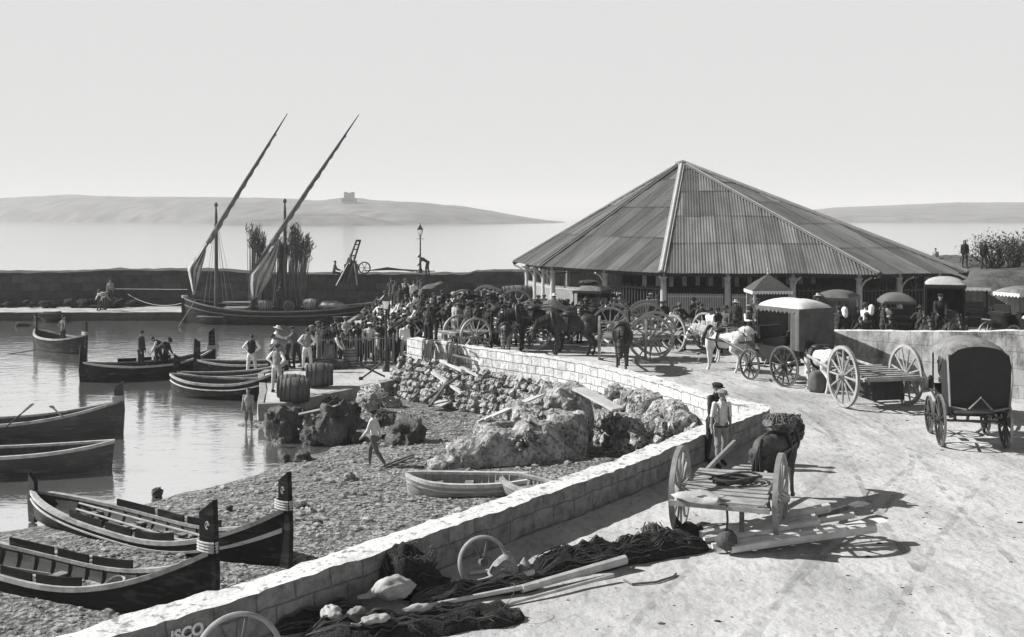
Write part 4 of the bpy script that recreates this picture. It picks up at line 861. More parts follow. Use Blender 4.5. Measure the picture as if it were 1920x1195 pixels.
def pose(name, tor=2, head=0, hturn=0, la=(4, 8, 14, 3), ra=(4, 8, 14, 3), ll=(3, 4, -2), rl=(-3, 4, -6), seat=None, twist=0, vox=.017, child=False, kind='man'):
    segs = []   # (a, b, ra, rb, label)
    tr = R(tor); up = Vector((0, math.sin(tr), math.cos(tr))); side = Vector((1, 0, 0)); P = Vector((0, 0, 0))
    f_ = up.cross(side) * -1 if False else Vector((0, math.cos(tr), -math.sin(tr)))
    S = up * .50; N = up * .545 + f_ * .01; ht = R(tor * .5 + head); hu = Vector((0, math.sin(ht), math.cos(ht))); hf0 = Vector((0, math.cos(ht), -math.sin(ht)))
    hrot = Matrix.Rotation(R(-hturn), 3, hu); hf = hrot @ hf0; hs = hrot @ side; H = N + hu * .15
    mb = MB()
    def cap(a, b, r0, r1, lab, flat=1., n=10):
        d = (b - a); L = d.length; dn = d.normalized(); pts = [a - dn * r0 * .85, a - dn * r0 * .5, a]; rr = [r0 * .4, r0 * .82, r0]
        for q in (.33, .66): pts.append(a.lerp(b, q)); rr.append(lerp(r0, r1, q))
        pts += [b, b + dn * r1 * .5, b + dn * r1 * .85]; rr += [r1, r1 * .82, r1 * .4]
        mb.tube(pts, rr, n, flat=flat); segs.append((a, b, r0, r1, lab))
    tm = Matrix((side, f_, up)).transposed()
    mb.ell(up * .0 + Vector((0, 0, -.01)), (.165, .115, .12), tm, 2); segs.append((Vector((-.06, 0, 0)), Vector((.06, 0, 0)), .11, .11, 'hip'))
    mb.ell(up * .16, (.145, .10, .17), tm, 2); mb.ell(up * .36 + f_ * .012, (.175, .115, .19), tm, 2); mb.ell(up * .47, (.165, .085, .075), tm, 2)
    segs.append((up * .08, up * .46, .13, .15, 'torso')); segs.append((up * .44 - side * .1, up * .44 + side * .1, .1, .1, 'torso'))
    cap(S + up * .0, N + hu * .06, .06, .052, 'head')
    hm = Matrix((hs, hf, hu)).transposed()
    mb.ell(H + hu * .02 - hf * .012, (.074, .092, .098), hm, 2); mb.ell(H - hu * .05 + hf * .022, (.056, .066, .07), hm, 2)
    mb.ell(H + hf * .09 - hu * .012, (.014, .02, .026), hm, 1); mb.ell(H + hf * .078 + hu * .022, (.05, .02, .012), hm, 1); mb.ell(H + hf * .078 - hu * .06, (.026, .015, .009), hm, 1); mb.ell(H + hf * .07 - hu * .095, (.026, .022, .02), hm, 1)
    for s in (-1, 1): mb.ell(H + hs * s * .076 - hf * .008, (.012, .022, .032), hm, 1)
    segs.append((H - hu * .05, H + hu * .04, .08, .085, 'head'))
    for s, A in ((-1, la), (1, ra)):
        sh = S + side * s * .165 - up * .015; d1 = dirv(A[0], A[1], s); d2 = dirv(A[2], A[3], s); el = sh + d1 * .285; wr = el + d2 * .25
        mb.ell(sh, (.062, .062, .062), None, 1)
        cap(sh, el, .053, .041, 'arm'); cap(el, wr, .041, .027, 'fore')
        # hand: palm, four fingers, thumb
        x_ = d2.cross(Vector((0, 1, 0)) if abs(d2.y) < .9 else Vector((0, 0, 1))).normalized(); pl = d2.cross(x_).normalized()
        if abs(d2.z) > .6: x_, pl = Vector((0, 1, 0)) - d2 * d2.y, None; x_.normalize(); pl = d2.cross(x_)
        inw = Vector((-s, 0, 0)) - d2 * (-s * d2.x)
        inw = inw.normalized() if inw.length > .1 else pl
        x_ = d2.cross(inw).normalized()
        if x_.y < 0: x_ = -x_
        pm_ = wr + d2 * .05; mb.ell(pm_, (.02, .042, .05), Matrix((inw, x_, d2)).transposed(), 1)
        for k, fl in enumerate((.062, .072, .068, .052)):
            b0 = wr + d2 * .088 + x_ * (.03 - .02 * k); b1 = b0 + d2 * fl * .5 + inw * .006; b2_ = b1 + d2 * fl * .4 + inw * .022
            mb.tube([b0 - d2 * .02, b0, b1, b2_], [.0085, .0095, .0088, .0065], 6)
        t0 = wr + d2 * .03 + x_ * .03; mb.tube([t0 - x_ * .012, t0 + x_ * .016 + d2 * .025 + inw * .01, t0 + x_ * .018 + d2 * .058 + inw * .022], [.012, .0105, .008], 6)
        segs.append((wr + d2 * .03, wr + d2 * .16, .035, .03, 'hand'))
    low = 0
    for s, A in ((-1, ll), (1, rl)):
        hp = side * s * .09 - Vector((0, 0, .03)); d1 = dirv(A[0], A[1], s); d2 = dirv(A[2], A[1] * .4, s); kn = hp + d1 * .415; an_ = kn + d2 * .40
        mb.ell(hp + Vector((0, -.02, -.02)), (.09, .1, .1), None, 1); cap(hp, kn, .082, .058, 'thigh'); cap(kn, an_, .058, .036, 'shank'); mb.ell(kn.lerp(an_, .3) - Vector((0, .012, 0)), (.048, .052, .1), None, 1)
        fp = R(min(40, max(-10, -A[2] * .5))) ; fd = Vector((s * .12, math.cos(fp), -math.sin(fp))).normalized() if A[2] > -70 else Vector((0, 1, -.1)).normalized()
        heel = an_ + Vector((0, 0, -.055)) - fd * .045; toe = heel + fd * .23 - Vector((0, 0, .008))
        mb.tube([heel - fd * .02, heel, heel + fd * .1, toe - fd * .05, toe], [.025, .04, .042, .037, .018], 8, flat=.8); segs.append((heel, toe, .04, .03, 'foot')); cap(an_, an_ - Vector((0, 0, .03)), .038, .036, 'foot')
        low = min(low, heel.z - .04, toe.z - .035)
    dz = Vector((0, 0, -low if seat is None else seat + .09)); me = remesh(mb, vox)
    for v in me.vertices: v.co += dz
    segs = [(a + dz, b + dz, r0, r1, l_) for a, b, r0, r1, l_ in segs]
    lab = []
    for f in me.polygons:
        c = f.center; best = 9; bl = ''
        for a, b, r0, r1, l_ in segs:
            ab = b - a; t = max(0, min(1, (c - a).dot(ab) / max(1e-6, ab.length_squared))); d = (c - a - ab * t).length - lerp(r0, r1, t)
            if d < best: best = d; bl = l_
        lab.append(bl)
    nrm = [Vector(v.normal) for v in me.vertices]
    def cloth(labels, off, wr, seed, cut=None):
        key = {}; V = []; Fs = []
        for f, l_ in zip(me.polygons, lab):
            if l_ not in labels or (cut and not cut(f.center, l_)): continue
            ids = []
            for vi in f.vertices:
                if vi not in key:
                    p = me.vertices[vi].co; k = noise.noise(p * 9 + Vector((seed, 0, 0))) + .6 * noise.noise(p * 20 + Vector((0, seed, 0))); key[vi] = len(V); V.append(p + nrm[vi] * (off + wr * k))
                ids.append(key[vi])
            Fs.append(ids)
        m2 = bpy.data.meshes.new('cloth'); m2.from_pydata([tuple(v) for v in V], [], Fs)
        m2.polygons.foreach_set('use_smooth', [True] * len(m2.polygons)); return m2
    FT = [(a + b) / 2 for a, b, r0, r1, l_ in segs if l_ == 'foot' and (b - a).length > .1]; me.materials.append(None); Hh = H + dz
    POSES[name] = dict(body=me, shirt=cloth(('torso', 'arm', 'fore'), .012, .008, 1), short=cloth(('torso', 'arm'), .012, .008, 1), waistcoat=cloth(('torso',), .021, .006, 2), jacket=cloth(('torso', 'arm', 'fore', 'hip'), .024, .01, 3), trousers=cloth(('hip', 'thigh', 'shank'), .016, .010, 4), breeches=cloth(('hip', 'thigh'), .018, .010, 4), boots=[cloth(('foot',), .008, .002, 5, cut=lambda c, l_: (c - FT[0]).length < (c - FT[1]).length), cloth(('foot',), .008, .002, 5, cut=lambda c, l_: (c - FT[0]).length >= (c - FT[1]).length)], H=Hh, hm=hm, hipz=dz.z)
HATS = {}
def hatmesh(kind):
    if kind in HATS: return HATS[kind]
    mb = MB()
    if kind == 'cap': mb.lathe([(.088, .035), (.108, .06), (.118, .08), (.09, .112), (.03, .122), (.002, .123)], 14, None, 0, 1, 1.1); mb.box((0, .115, .048), (.11, .08, .012), rot=Matrix.Rotation(R(-12), 3, 'X'))
    elif kind == 'brim': mb.lathe([(.09, .045), (.185, .035), (.19, .045), (.1, .06), (.088, .12), (.075, .15), (.01, .152)], 16, None, 0, 1, 1.1)
    elif kind == 'bowler': mb.lathe([(.09, .035), (.125, .045), (.125, .055), (.095, .06), (.092, .11), (.06, .145), (.005, .155)], 16, None, 0, 1, 1.12)
    elif kind == 'hair': mb.ell((0, -.018, .035), (.084, .098, .09), None, 2); mb.v = [v if not (v.y > .03 and v.z < .045) else Vector((v.x * .9, .03 + (v.y - .03) * .3, max(v.z, .03))) for v in mb.v]
    elif kind == 'scarf': mb.ell((0, -.02, .02), (.105, .12, .12), None, 3); mb.v = [v if v.z > -.02 else Vector((v.x * (1 + (-.02 - v.z) * 4), v.y - .05 + (-.02 - v.z) * .2, v.z * 3.2 )) for v in mb.v]; mb.v = [Vector((v.x, min(v.y, .055), v.z)) for v in mb.v]
    HATS[kind] = mb.mesh(kind, [None], 50); return HATS[kind]
def wear(nm, me, mat, par):
    if not me.materials: me.materials.append(None)
    o = link(nm, me, par); o.material_slots[0].link = 'OBJECT'; o.material_slots[0].material = mat; return o
def person(loc, head, pz, label, shirt='white', vest=None, legs='dark', hat='cap', hatm='dark', sc=1., jacket=None, short=False, breeches=False, boots='black', skirt=None, group='people on the harbour front', skin=None):
    p = POSES[pz]; o = link('person', p['body']); o.location = loc; o.rotation_euler = (0, 0, hd(head)); o.scale = (sc, sc, sc); tag(o, label, 'person', group)
    o.material_slots[0].link = 'OBJECT'; o.material_slots[0].material = skin or mSKIN
    if shirt: wear('shirt', p['short' if short else 'shirt'], CL[shirt], o)
    if legs: wear('breeches' if breeches else 'trousers', p['breeches' if breeches else 'trousers'], CL[legs], o)
    if vest: wear('waistcoat', p['waistcoat'], CL[vest], o)
    if jacket: wear('jacket', p['jacket'], CL[jacket], o)
    if boots: [wear('shoe', q_, CL[boots], o) for q_ in p['boots']]
    T = Matrix.Translation(p['H']) @ p['hm'].to_4x4(); pp = (o.rotation_euler.to_matrix() @ Vector())
    def head_item(nm, kind, mat):
        h = wear(nm, hatmesh(kind), mat, o); h.matrix_local = T; return h
    if hat != 'scarf': head_item('hair', 'hair', mHAIR)
    if hat and hat != 'hair': head_item({'cap': 'cap', 'brim': 'hat', 'bowler': 'hat', 'scarf': 'headscarf'}[hat], hat, CL[hatm])
    if skirt:
        mb = MB(); mb.lathe([(.15, p['hipz'] + .1), (.2, p['hipz'] - .1), (.27, .5), (.34, .03)], 20)
        for v in mb.v: 
            a = math.atan2(v.y, v.x); k = 1 + .08 * math.sin(a * 9) * (1 - v.z / 1.1); v.x *= k; v.y *= k
        mb.build('skirt', CL[skirt], o, smooth=60)
    return o
pose('stand'); pose('stand_b', la=(10, 6, 30, -10), ra=(-4, 7, 6, 4), ll=(4, 5, -4), rl=(-2, 4, -3), hturn=25)
pose('akimbo', la=(-18, 40, 12, -48), ra=(-18, 40, 12, -48), ll=(2, 9, 0), rl=(-2, 9, -3))
pose('reach', tor=14, head=10, la=(45, 8, 75, -6), ra=(55, 6, 85, -8), ll=(10, 4, -2), rl=(-10, 4, -14))
pose('bend', tor=58, head=20, la=(18, 6, 35, -5), ra=(28, 6, 45, -5), ll=(14, 5, -6), rl=(2, 5, -14))
pose('walk', tor=5, la=(20, 6, 40, 2), ra=(-22, 6, -6, 2), ll=(-18, 3, -38), rl=(26, 3, 4))
pose('sit', tor=8, la=(25, 8, 70, -12), ra=(20, 8, 65, -12), ll=(80, 8, -4), rl=(84, 8, 2), seat=0)
pose('point', tor=4, la=(4, 8, 14, 3), ra=(80, 12, 88, 8), hturn=15)
pose('kneel', tor=22, head=15, la=(30, 8, 60, -10), ra=(40, 8, 70, -10), ll=(85, 8, -20), rl=(10, 6, -85))
pose('lean', tor=16, head=-5, la=(35, 12, 95, -20), ra=(35, 12, 95, -20), ll=(4, 5, -4), rl=(-8, 5, -10))
pose('front_man', tor=3, head=6, hturn=-22, la=(-6, 10, 4, 2), ra=(-3, 11, 6, 6), ll=(-8, 3, -22), rl=(14, 4, 6), vox=.012)
pose('wall_man', tor=10, head=2, hturn=-20, la=(10, 22, 4, 14), ra=(5, 8, 10, 4), vox=.014)
PZ = .65
def pq(px, py, z, h_, pz, label, **k): return person(G(px, py, z), h_, pz, label, **k)
# --- the two men walking by the near parapet
fm = person(G(1352, 876), 168, 'front_man', 'walking man in rolled pale shirt sleeves, belt and flat cap beside the front cart', shirt='cream', short=True, legs='grey', hat='cap', hatm='grey', vest=None, sc=.95)
mb = MB(); mb.tube([Vector((.165 * math.cos(a), .12 * math.sin(a) + .0, .93)) for a in [q * math.pi / 12 for q in range(24)]], .018, 6, closed=True, flat=1.4); mb.build('belt', CL['dark'], fm)
mb = MB(); mb.tube([(.1, .12, .95), (.115, .15, 1.15), (.12, .13, 1.35), (.11, .04, 1.47)], .014, 5); mb.tube([(-.1, .12, .95), (-.115, .15, 1.15), (-.12, .13, 1.35), (-.11, .04, 1.47)], .014, 5); mb.build('braces', CL['mid'], fm)
mb = MB(); 
for s in (-1, 1): mb.ell(POSES['front_man']['H'] + POSES['front_man']['hm'] @ Vector((s * .03, .082, .004)), (.012, .006, .007), None, 1)
mb.build('eyes', CL['black'], fm)
person(G(1338, 866), 150, 'wall_man', 'shadowed companion resting a hand on the parapet behind the man in shirt sleeves', shirt='dark', legs='black', vest='black', hat='cap', hatm='black')
# --- boys on the beach
pq(466, 812, -.1, 190, 'stand', 'barefoot boy in rolled shorts wading at the tip of the quay', shirt='grey', short=False, legs='mid', breeches=True, hat='hair', boots=None, sc=.84)
pq(702, 876, .42, 285, 'walk', 'barefoot boy walking over the shingle towards the water', shirt='cream', legs='mid', hat='cap', hatm='black', boots=None, sc=.88)
# --- crowd on the quay: px, py, heading, pose, label, outfit
W = 'white'
QP = [(576, 696, 8, 'akimbo', 'man in pale trousers and grey waistcoat standing behind the upper barrel, hands on hips', dict(shirt=W, vest='grey', legs='cream', hat='hair')),
 (519, 737, 20, 'akimbo', 'man in light trousers and grey waistcoat at the boat beside the barrels', dict(shirt=W, vest='grey', legs='lgrey', hat='cap')),
 (512, 690, 75, 'reach', 'man in straw hat and white shirt bending over beside the moored boats', dict(shirt=W, legs='dark', hat='brim', hatm='straw')),
 (540, 692, 255, 'bend', 'stooping dark clad man facing the man in the straw hat', dict(shirt='grey', legs='dark', hat='bowler')),
 (556, 690, 280, 'reach', 'man in a dark cap reaching out beside the stooping man', dict(shirt='grey', vest='mid', legs='dark')),
 (585, 688, 190, 'stand_b', 'man in a grey cap half hidden behind the hands on hips man', dict(shirt=W, vest='dark', legs='dark', hatm='grey')),
 (618, 688, 110, 'bend', 'aproned person with white sleeves stooping over the low tub', dict(shirt=W, vest='dark', legs='mid', hatm='mid', skirt='grey')),
 (640, 684, 120, 'kneel', 'crouching dark figure working at the basket heap', dict(shirt='dark', legs='dark', hat='hair')),
 (671, 682, 350, 'stand', 'man with black waistcoat and white sleeves standing just right of the tub', dict(shirt=W, vest='black', legs='black', hat='hair')),
 (693, 681, 5, 'akimbo', 'man in a pale shirt and white cap leaning at the railing', dict(shirt='cream', legs='dark', hatm=W)),
 (706, 684, 60, 'stand_b', 'small boy with a white sleeve by the lamp post', dict(shirt='cream', legs='dark', hatm='cream', sc=.76)),
 (735, 682, 340, 'stand', 'man in black waistcoat right of the lamp post', dict(shirt=W, vest='black', legs='black', hat='hair')),
 (747, 680, 10, 'stand_b', 'man in a dark jacket between the waistcoat man and the wide hat man', dict(shirt='dark', jacket='dark', legs='dark')),
 (759, 681, 350, 'stand_b', 'man in white shirt and wide dark hat near the wall end', dict(shirt=W, legs='lgrey', hat='brim', hatm='dark')),
 (772, 674, 340, 'akimbo', 'white sleeved man in dark waistcoat right beside the wall end', dict(shirt=W, vest='dark', legs='black')),
 (782, 668, 20, 'stand', 'man in pale shirt pressed in behind the wall end', dict(shirt='cream', legs='dark')),
 (648, 674, 350, 'lean', 'pale coated man in a cap behind the railing, above the crouching figure', dict(shirt='lgrey', legs='dark', hatm='grey', z=.8)),
 (664, 670, 300, 'bend', 'man stooping behind the middle of the railing', dict(shirt='grey', legs='dark')),
 (681, 668, 200, 'stand', 'dark figure behind the railing facing the harbour front', dict(shirt='dark', legs='dark')),
 (603, 676, 230, 'lean', 'dark figure behind the railing next to the aproned person', dict(shirt='dark', legs='dark', hatm='mid')),
 (626, 672, 20, 'reach', 'man in white sleeves behind the left part of the railing', dict(shirt=W, vest='black', legs='dark')),
 (716, 672, 300, 'stand', 'light shirted man directly behind the street lamp', dict(shirt='lgrey', legs='dark')),
 (692, 640, 20, 'stand_b', 'man with dark waistcoat standing apart near the sailing boat stern', dict(shirt=W, vest='black', legs='mid', hat='hair')),
 (741, 648, 60, 'reach', 'dark haired man with raised arms beyond the street lamp', dict(shirt='mid', vest='black', legs='dark', hat='hair')),
 (762, 640, 250, 'bend', 'man in white shirt stooping at the far edge of the quay', dict(shirt=W, legs='black', hat='hair')),
 (759, 660, 300, 'stand', 'figure in a big white sun hat in the thick of the crowd', dict(shirt='grey', legs='dark', hat='brim', hatm=W)),
 (775, 650, 310, 'lean', 'pale figure leaning just behind the white sun hat', dict(shirt='cream', legs='mid')),
 (786, 655, 280, 'kneel', 'crouching figure in white behind the crowd', dict(shirt=W, legs='dark', hat='hair')),
 (730, 660, 100, 'reach', 'man pulling a pale pole beside the street lamp', dict(shirt='grey', vest='dark', legs='dark'))]
for px, py, h_, pz, lb, k in QP:
    z = k.pop('z', None); g = G(px, py, PZ)
    g.z = zroad(g.x, g.y) if z is None else z
    person(g, h_, pz, lb, group='crowd on the quay', **k)
RP = [(800, 608, 5, 'akimbo', 'man in white shirt and dark hat raised above the crowd by the loaded cart', dict(shirt=W, legs='mid', hat='brim', hatm='dark')),
 (824, 634, 350, 'stand', 'tall man in a long black coat standing behind the parapet end', dict(shirt='black', jacket='black', legs='black', hatm='grey', sc=1.04)),
 (803, 640, 340, 'lean', 'broad dark figure with back turned at the parapet end', dict(shirt='black', jacket='black', legs='black', hat='hair', sc=1.0)),
 (852, 642, 60, 'stand_b', 'man in a pale waistcoat behind the parapet beside the white wheel', dict(shirt='cream', vest='lgrey', legs='lgrey')),
 (866, 632, 200, 'stand', 'pale shirted man in front of the sacks', dict(shirt='lgrey', legs='dark', hat='bowler')),
 (840, 636, 20, 'stand', 'dark capped man next to the long coat', dict(shirt='mid', legs='dark')),
 (884, 622, 120, 'reach', 'man loading the cart with spoked wheels', dict(shirt=W, vest='black', legs='dark')),
 (905, 618, 200, 'stand', 'dark figure between the two loaded carts', dict(shirt='dark', legs='dark')),
 (930, 645, 200, 'bend', 'boy in a white shirt stooping beside the donkey', dict(shirt=W, legs='dark', sc=.9)),
 (1003, 640, 30, 'stand', 'man in a cap behind the black horse', dict(shirt='mid', legs='dark')),
 (1146, 618, 10, 'stand', 'capped man behind the big wheels, first of a pair', dict(shirt='dark', legs='dark', hatm='mid')),
 (1163, 619, 350, 'stand_b', 'capped man behind the big wheels, in a paler cap', dict(shirt='grey', legs='dark', hatm='grey')),
 (1220, 620, 20, 'stand', 'man in a grey cap behind the wheel hubs', dict(shirt='grey', legs='dark', hatm='grey')),
 (1278, 660, 280, 'lean', 'man in dark waistcoat and white sleeves leaning on the flat cart', dict(shirt=W, vest='black', legs='dark', hatm='mid')),
 (1265, 655, 30, 'stand', 'white sleeved man just behind the leaning one', dict(shirt=W, vest='mid', legs='dark')),
 (1330, 662, 60, 'stand_b', 'white shirted man in a hat talking beside the cart wheel', dict(shirt=W, legs='dark', hat='bowler')),
 (1346, 663, 340, 'stand', 'broad man in black waistcoat with back turned, between two talking men', dict(shirt=W, vest='black', legs='black', hatm='dark', sc=1.03)),
 (1362, 656, 230, 'stand', 'man in a wide dark hat facing the waistcoat man', dict(shirt='grey', jacket='mid', legs='mid', hat='brim', hatm='dark')),
 (1403, 652, 120, 'stand', 'man in a dark cap between the white horses', dict(shirt='mid', legs='dark', hatm='grey')),
 (1428, 652, 150, 'stand_b', 'man in a dark hat beside the canopy cab', dict(shirt='cream', jacket='dark', legs='dark', hat='bowler'))]
for px, py, h_, pz, lb, k in RP: pq(px, py, 1.6, h_, pz, lb, group='people among the carts', **k)
EX = [(790, 622, 20, 'stand', 'man with a bare head wedged between the long coat and the raised man', dict(shirt='mid', vest='dark', legs='dark', hat='hair')), (815, 618, 200, 'stand_b', 'pale sleeved man facing out behind the long coat', dict(shirt='cream', vest='dark', legs='dark')), (846, 622, 90, 'reach', 'man lifting a sack at the side of the sack cart', dict(shirt='white', legs='dark', hat='hair')),
 (868, 618, 270, 'lean', 'dark man leaning over the sack cart load', dict(shirt='dark', legs='dark')), (896, 634, 340, 'stand', 'man in a dark cap behind the small white wheel', dict(shirt='grey', vest='black', legs='black')), (915, 630, 60, 'stand_b', 'man holding the dark horse behind the small white wheel', dict(shirt='lgrey', vest='dark', legs='dark')),
 (958, 626, 10, 'stand', 'dark coated man before the water cart', dict(shirt='dark', jacket='dark', legs='dark', hat='bowler')), (1040, 622, 350, 'stand', 'man in a pale hat standing at the low dark cart', dict(shirt='cream', vest='dark', legs='dark', hat='brim', hatm='straw')), (1128, 640, 20, 'lean', 'man bending between the closed coach and the wheels', dict(shirt='dark', legs='mid')), (1246, 640, 200, 'stand', 'dark clad man looking out through the big wheels', dict(shirt='dark', legs='dark', hat='hair')), (1302, 634, 350, 'stand_b', 'white sleeved man behind the dark bedded cart', dict(shirt='white', vest='black', legs='dark')), (1380, 640, 20, 'stand', 'man with a pale hat at the head of the white horses', dict(shirt='dark', jacket='dark', legs='dark', hat='brim', hatm='lgrey'))]
for px, py, h_, pz, lb, k in EX: pq(px, py, 1.6, h_, pz, lb, group='people among the carts', **k)
for px, Y, h_, lb, k in ((1584, 39.5, 350, 'woman in a white headscarf and dark shawl closest to the canopy cab', dict(jacket='black')), (1634, 40.5, 20, 'woman in a long white headscarf hanging down her back, beside a man', dict(jacket='black'))):
    person(AT(px, Y, 1.95), h_, 'stand', lb, shirt='dark', legs='dark', hat='scarf', hatm=W, skirt='black', group='people among the carts', **k)
person(AT(1622, 41.5, 1.95), 60, 'stand_b', 'man in a dark hat and pale sleeves next to the long headscarf', shirt='cream', legs='dark', hat='bowler', group='people among the carts'); person(AT(1573, 40.6, 1.9), 20, 'stand', 'man behind the woman nearest the canopy cab', shirt='cream', vest='dark', legs='dark', group='people among the carts')
person(AT(1655, 42, 1.9), 100, 'stand', 'dark figure among the waiting carriages', shirt='dark', legs='dark', hat='hair', group='people among the carts')
# the thick of the crowd, where single figures can hardly be told apart
rng = random.Random(77); used = []
def crowd(n_, pa, pb, ya, yb, label, g_):
    k = 0; tries = 0
    while k < n_ and tries < 900:
        tries += 1; px = rng.uniform(pa, pb); Y = rng.uniform(ya, yb); p = AT(px, Y)
        if any((p - q).length < .5 for q in used): continue
        used.append(p.copy()); p.z = zroad(p.x, p.y); k += 1
        sh = rng.choice(('dark', 'mid', 'grey', 'white', 'cream', 'dark')); person(p, rng.choice((rng.uniform(-40, 40), rng.uniform(0, 360))), rng.choice(('stand', 'stand_b', 'lean', 'reach', 'akimbo', 'stand')), label, shirt=sh, vest=rng.choice(('black', 'dark', 'mid', None)), legs=rng.choice(('black', 'dark', 'dark', 'mid')), hat=rng.choice(('cap', 'cap', 'hair', 'brim', 'bowler')), hatm=rng.choice(('black', 'dark', 'mid', 'dark')), sc=rng.uniform(.93, 1.03), jacket=rng.choice((None, None, 'black', 'dark')), group=g_)
crowd(9, 598, 680, 46.9, 47.7, 'one of the people packed behind the quay railing', 'crowd packed behind the quay railing')
crowd(40, 682, 800, 47.5, 56, 'one of the people in the thick of the crowd beyond the street lamp', 'crowd in the thick of the quay beyond the street lamp')
crowd(14, 700, 792, 56.5, 66, 'one of the people beyond the thick of the crowd near the sailing boat stern', 'people at the far end of the quay')
crowd(24, 800, 965, 46, 56, 'one of the people pressed between the loaded carts', 'people pressed between the loaded carts')
crowd(16, 840, 1010, 44.6, 49, 'one of the people half hidden behind the dark horses and the parapet', 'people half hidden behind the horses at the parapet')
crowd(22, 1000, 1250, 45.5, 53, 'one of the people behind the horses in front of the pavilion fence', 'people behind the horses before the pavilion')
crowd(10, 1250, 1440, 44.5, 50, 'one of the people standing about before the kiosk', 'people standing about before the kiosk')
crowd(12, 1560, 1760, 39.5, 46, 'one of the dark figures among the carriages beyond the boundary wall', 'people among the carriages beyond the wall')
# --- on boats and breakwater
gb = 'people in the boats'
person(AT(118, 57, .1), 40, 'akimbo', 'rower standing in the far small boat', shirt='mid', legs='dark', hat='hair', group=gb)
person(AT(264, 47.6, .25), 95, 'stand', 'standing man in a dark hat and coat in the ferry boat', shirt='dark', jacket='dark', legs='dark', hat='bowler', group=gb)
person(AT(296, 48, .25), 110, 'bend', 'stooping man in the ferry boat beside the hatted one', shirt='dark', legs='dark', hat='cap', group=gb)
person(AT(312, 48.3, .25), 260, 'bend', 'stooping man in a pale striped top bent over the ferry boat side', shirt='cream', vest='black', legs='black', hat='hair', group=gb)
person(AT(472, 45.8, .3), 0, 'akimbo', 'man in white trousers and black waistcoat standing in a moored boat', shirt=W, vest='black', legs='cream', hat='hair', group=gb)
person(Q(524, 585, 71.6), 180, 'stand', 'sailor standing at the main mast of the sailing boat', shirt='dark', legs='dark', group=gb)
gw = 'people on the breakwater'
person(AT(802, 77.5, 2.78), 280, 'bend', 'man stooping beside the lone lamp post on the breakwater', shirt='dark', legs='dark', group=gw); person(AT(626, 77.5, 2.95), 90, 'sit', 'man sitting on the breakwater left of the hoist', shirt='mid', legs='dark', hat='hair', group=gw); person(AT(651, 77.8, 2.95), 110, 'kneel', 'crouching figure at the foot of the hoist', shirt='dark', legs='dark', hat='hair', group=gw)
person(AT(197, 75, .55), 200, 'bend', 'white shirted man stooping on the harbour ledge', shirt=W, legs='dark', group=gw); person(AT(186, 74.5, .55), 80, 'bend', 'second stooping man on the ledge, in grey', shirt='grey', legs='dark', group=gw); person(AT(207, 75.5, .9), 180, 'stand', 'man standing higher behind the two stooping on the ledge', shirt='grey', legs='dark', group=gw)
person(AT(700, 76, .6), 200, 'stand_b', 'pale figure on the ledge by the sailing boat stern', shirt='cream', legs='mid', group=gw) if False else None
for px, Y, lb, k in ((1809, 62, 'cloaked figure on the bank before the bush, left of another', dict(jacket='black', sc=.86)), (1845, 60, 'dark figure on the bank standing against the bush', dict(jacket='black', sc=.86)), (1754, 66, 'bare headed boy sitting on the bank skyline', dict(sc=.8))):
    p = AT(px, Y); p.z = zbank(p.x, p.y) - (.5 if 'boy' in lb else 0); person(p, 200, 'stand', lb, shirt='lgrey' if 'boy' in lb else 'black', legs='dark', hat='hair' if 'boy' in lb else 'scarf', hatm='black', group='people on the bank', **k)
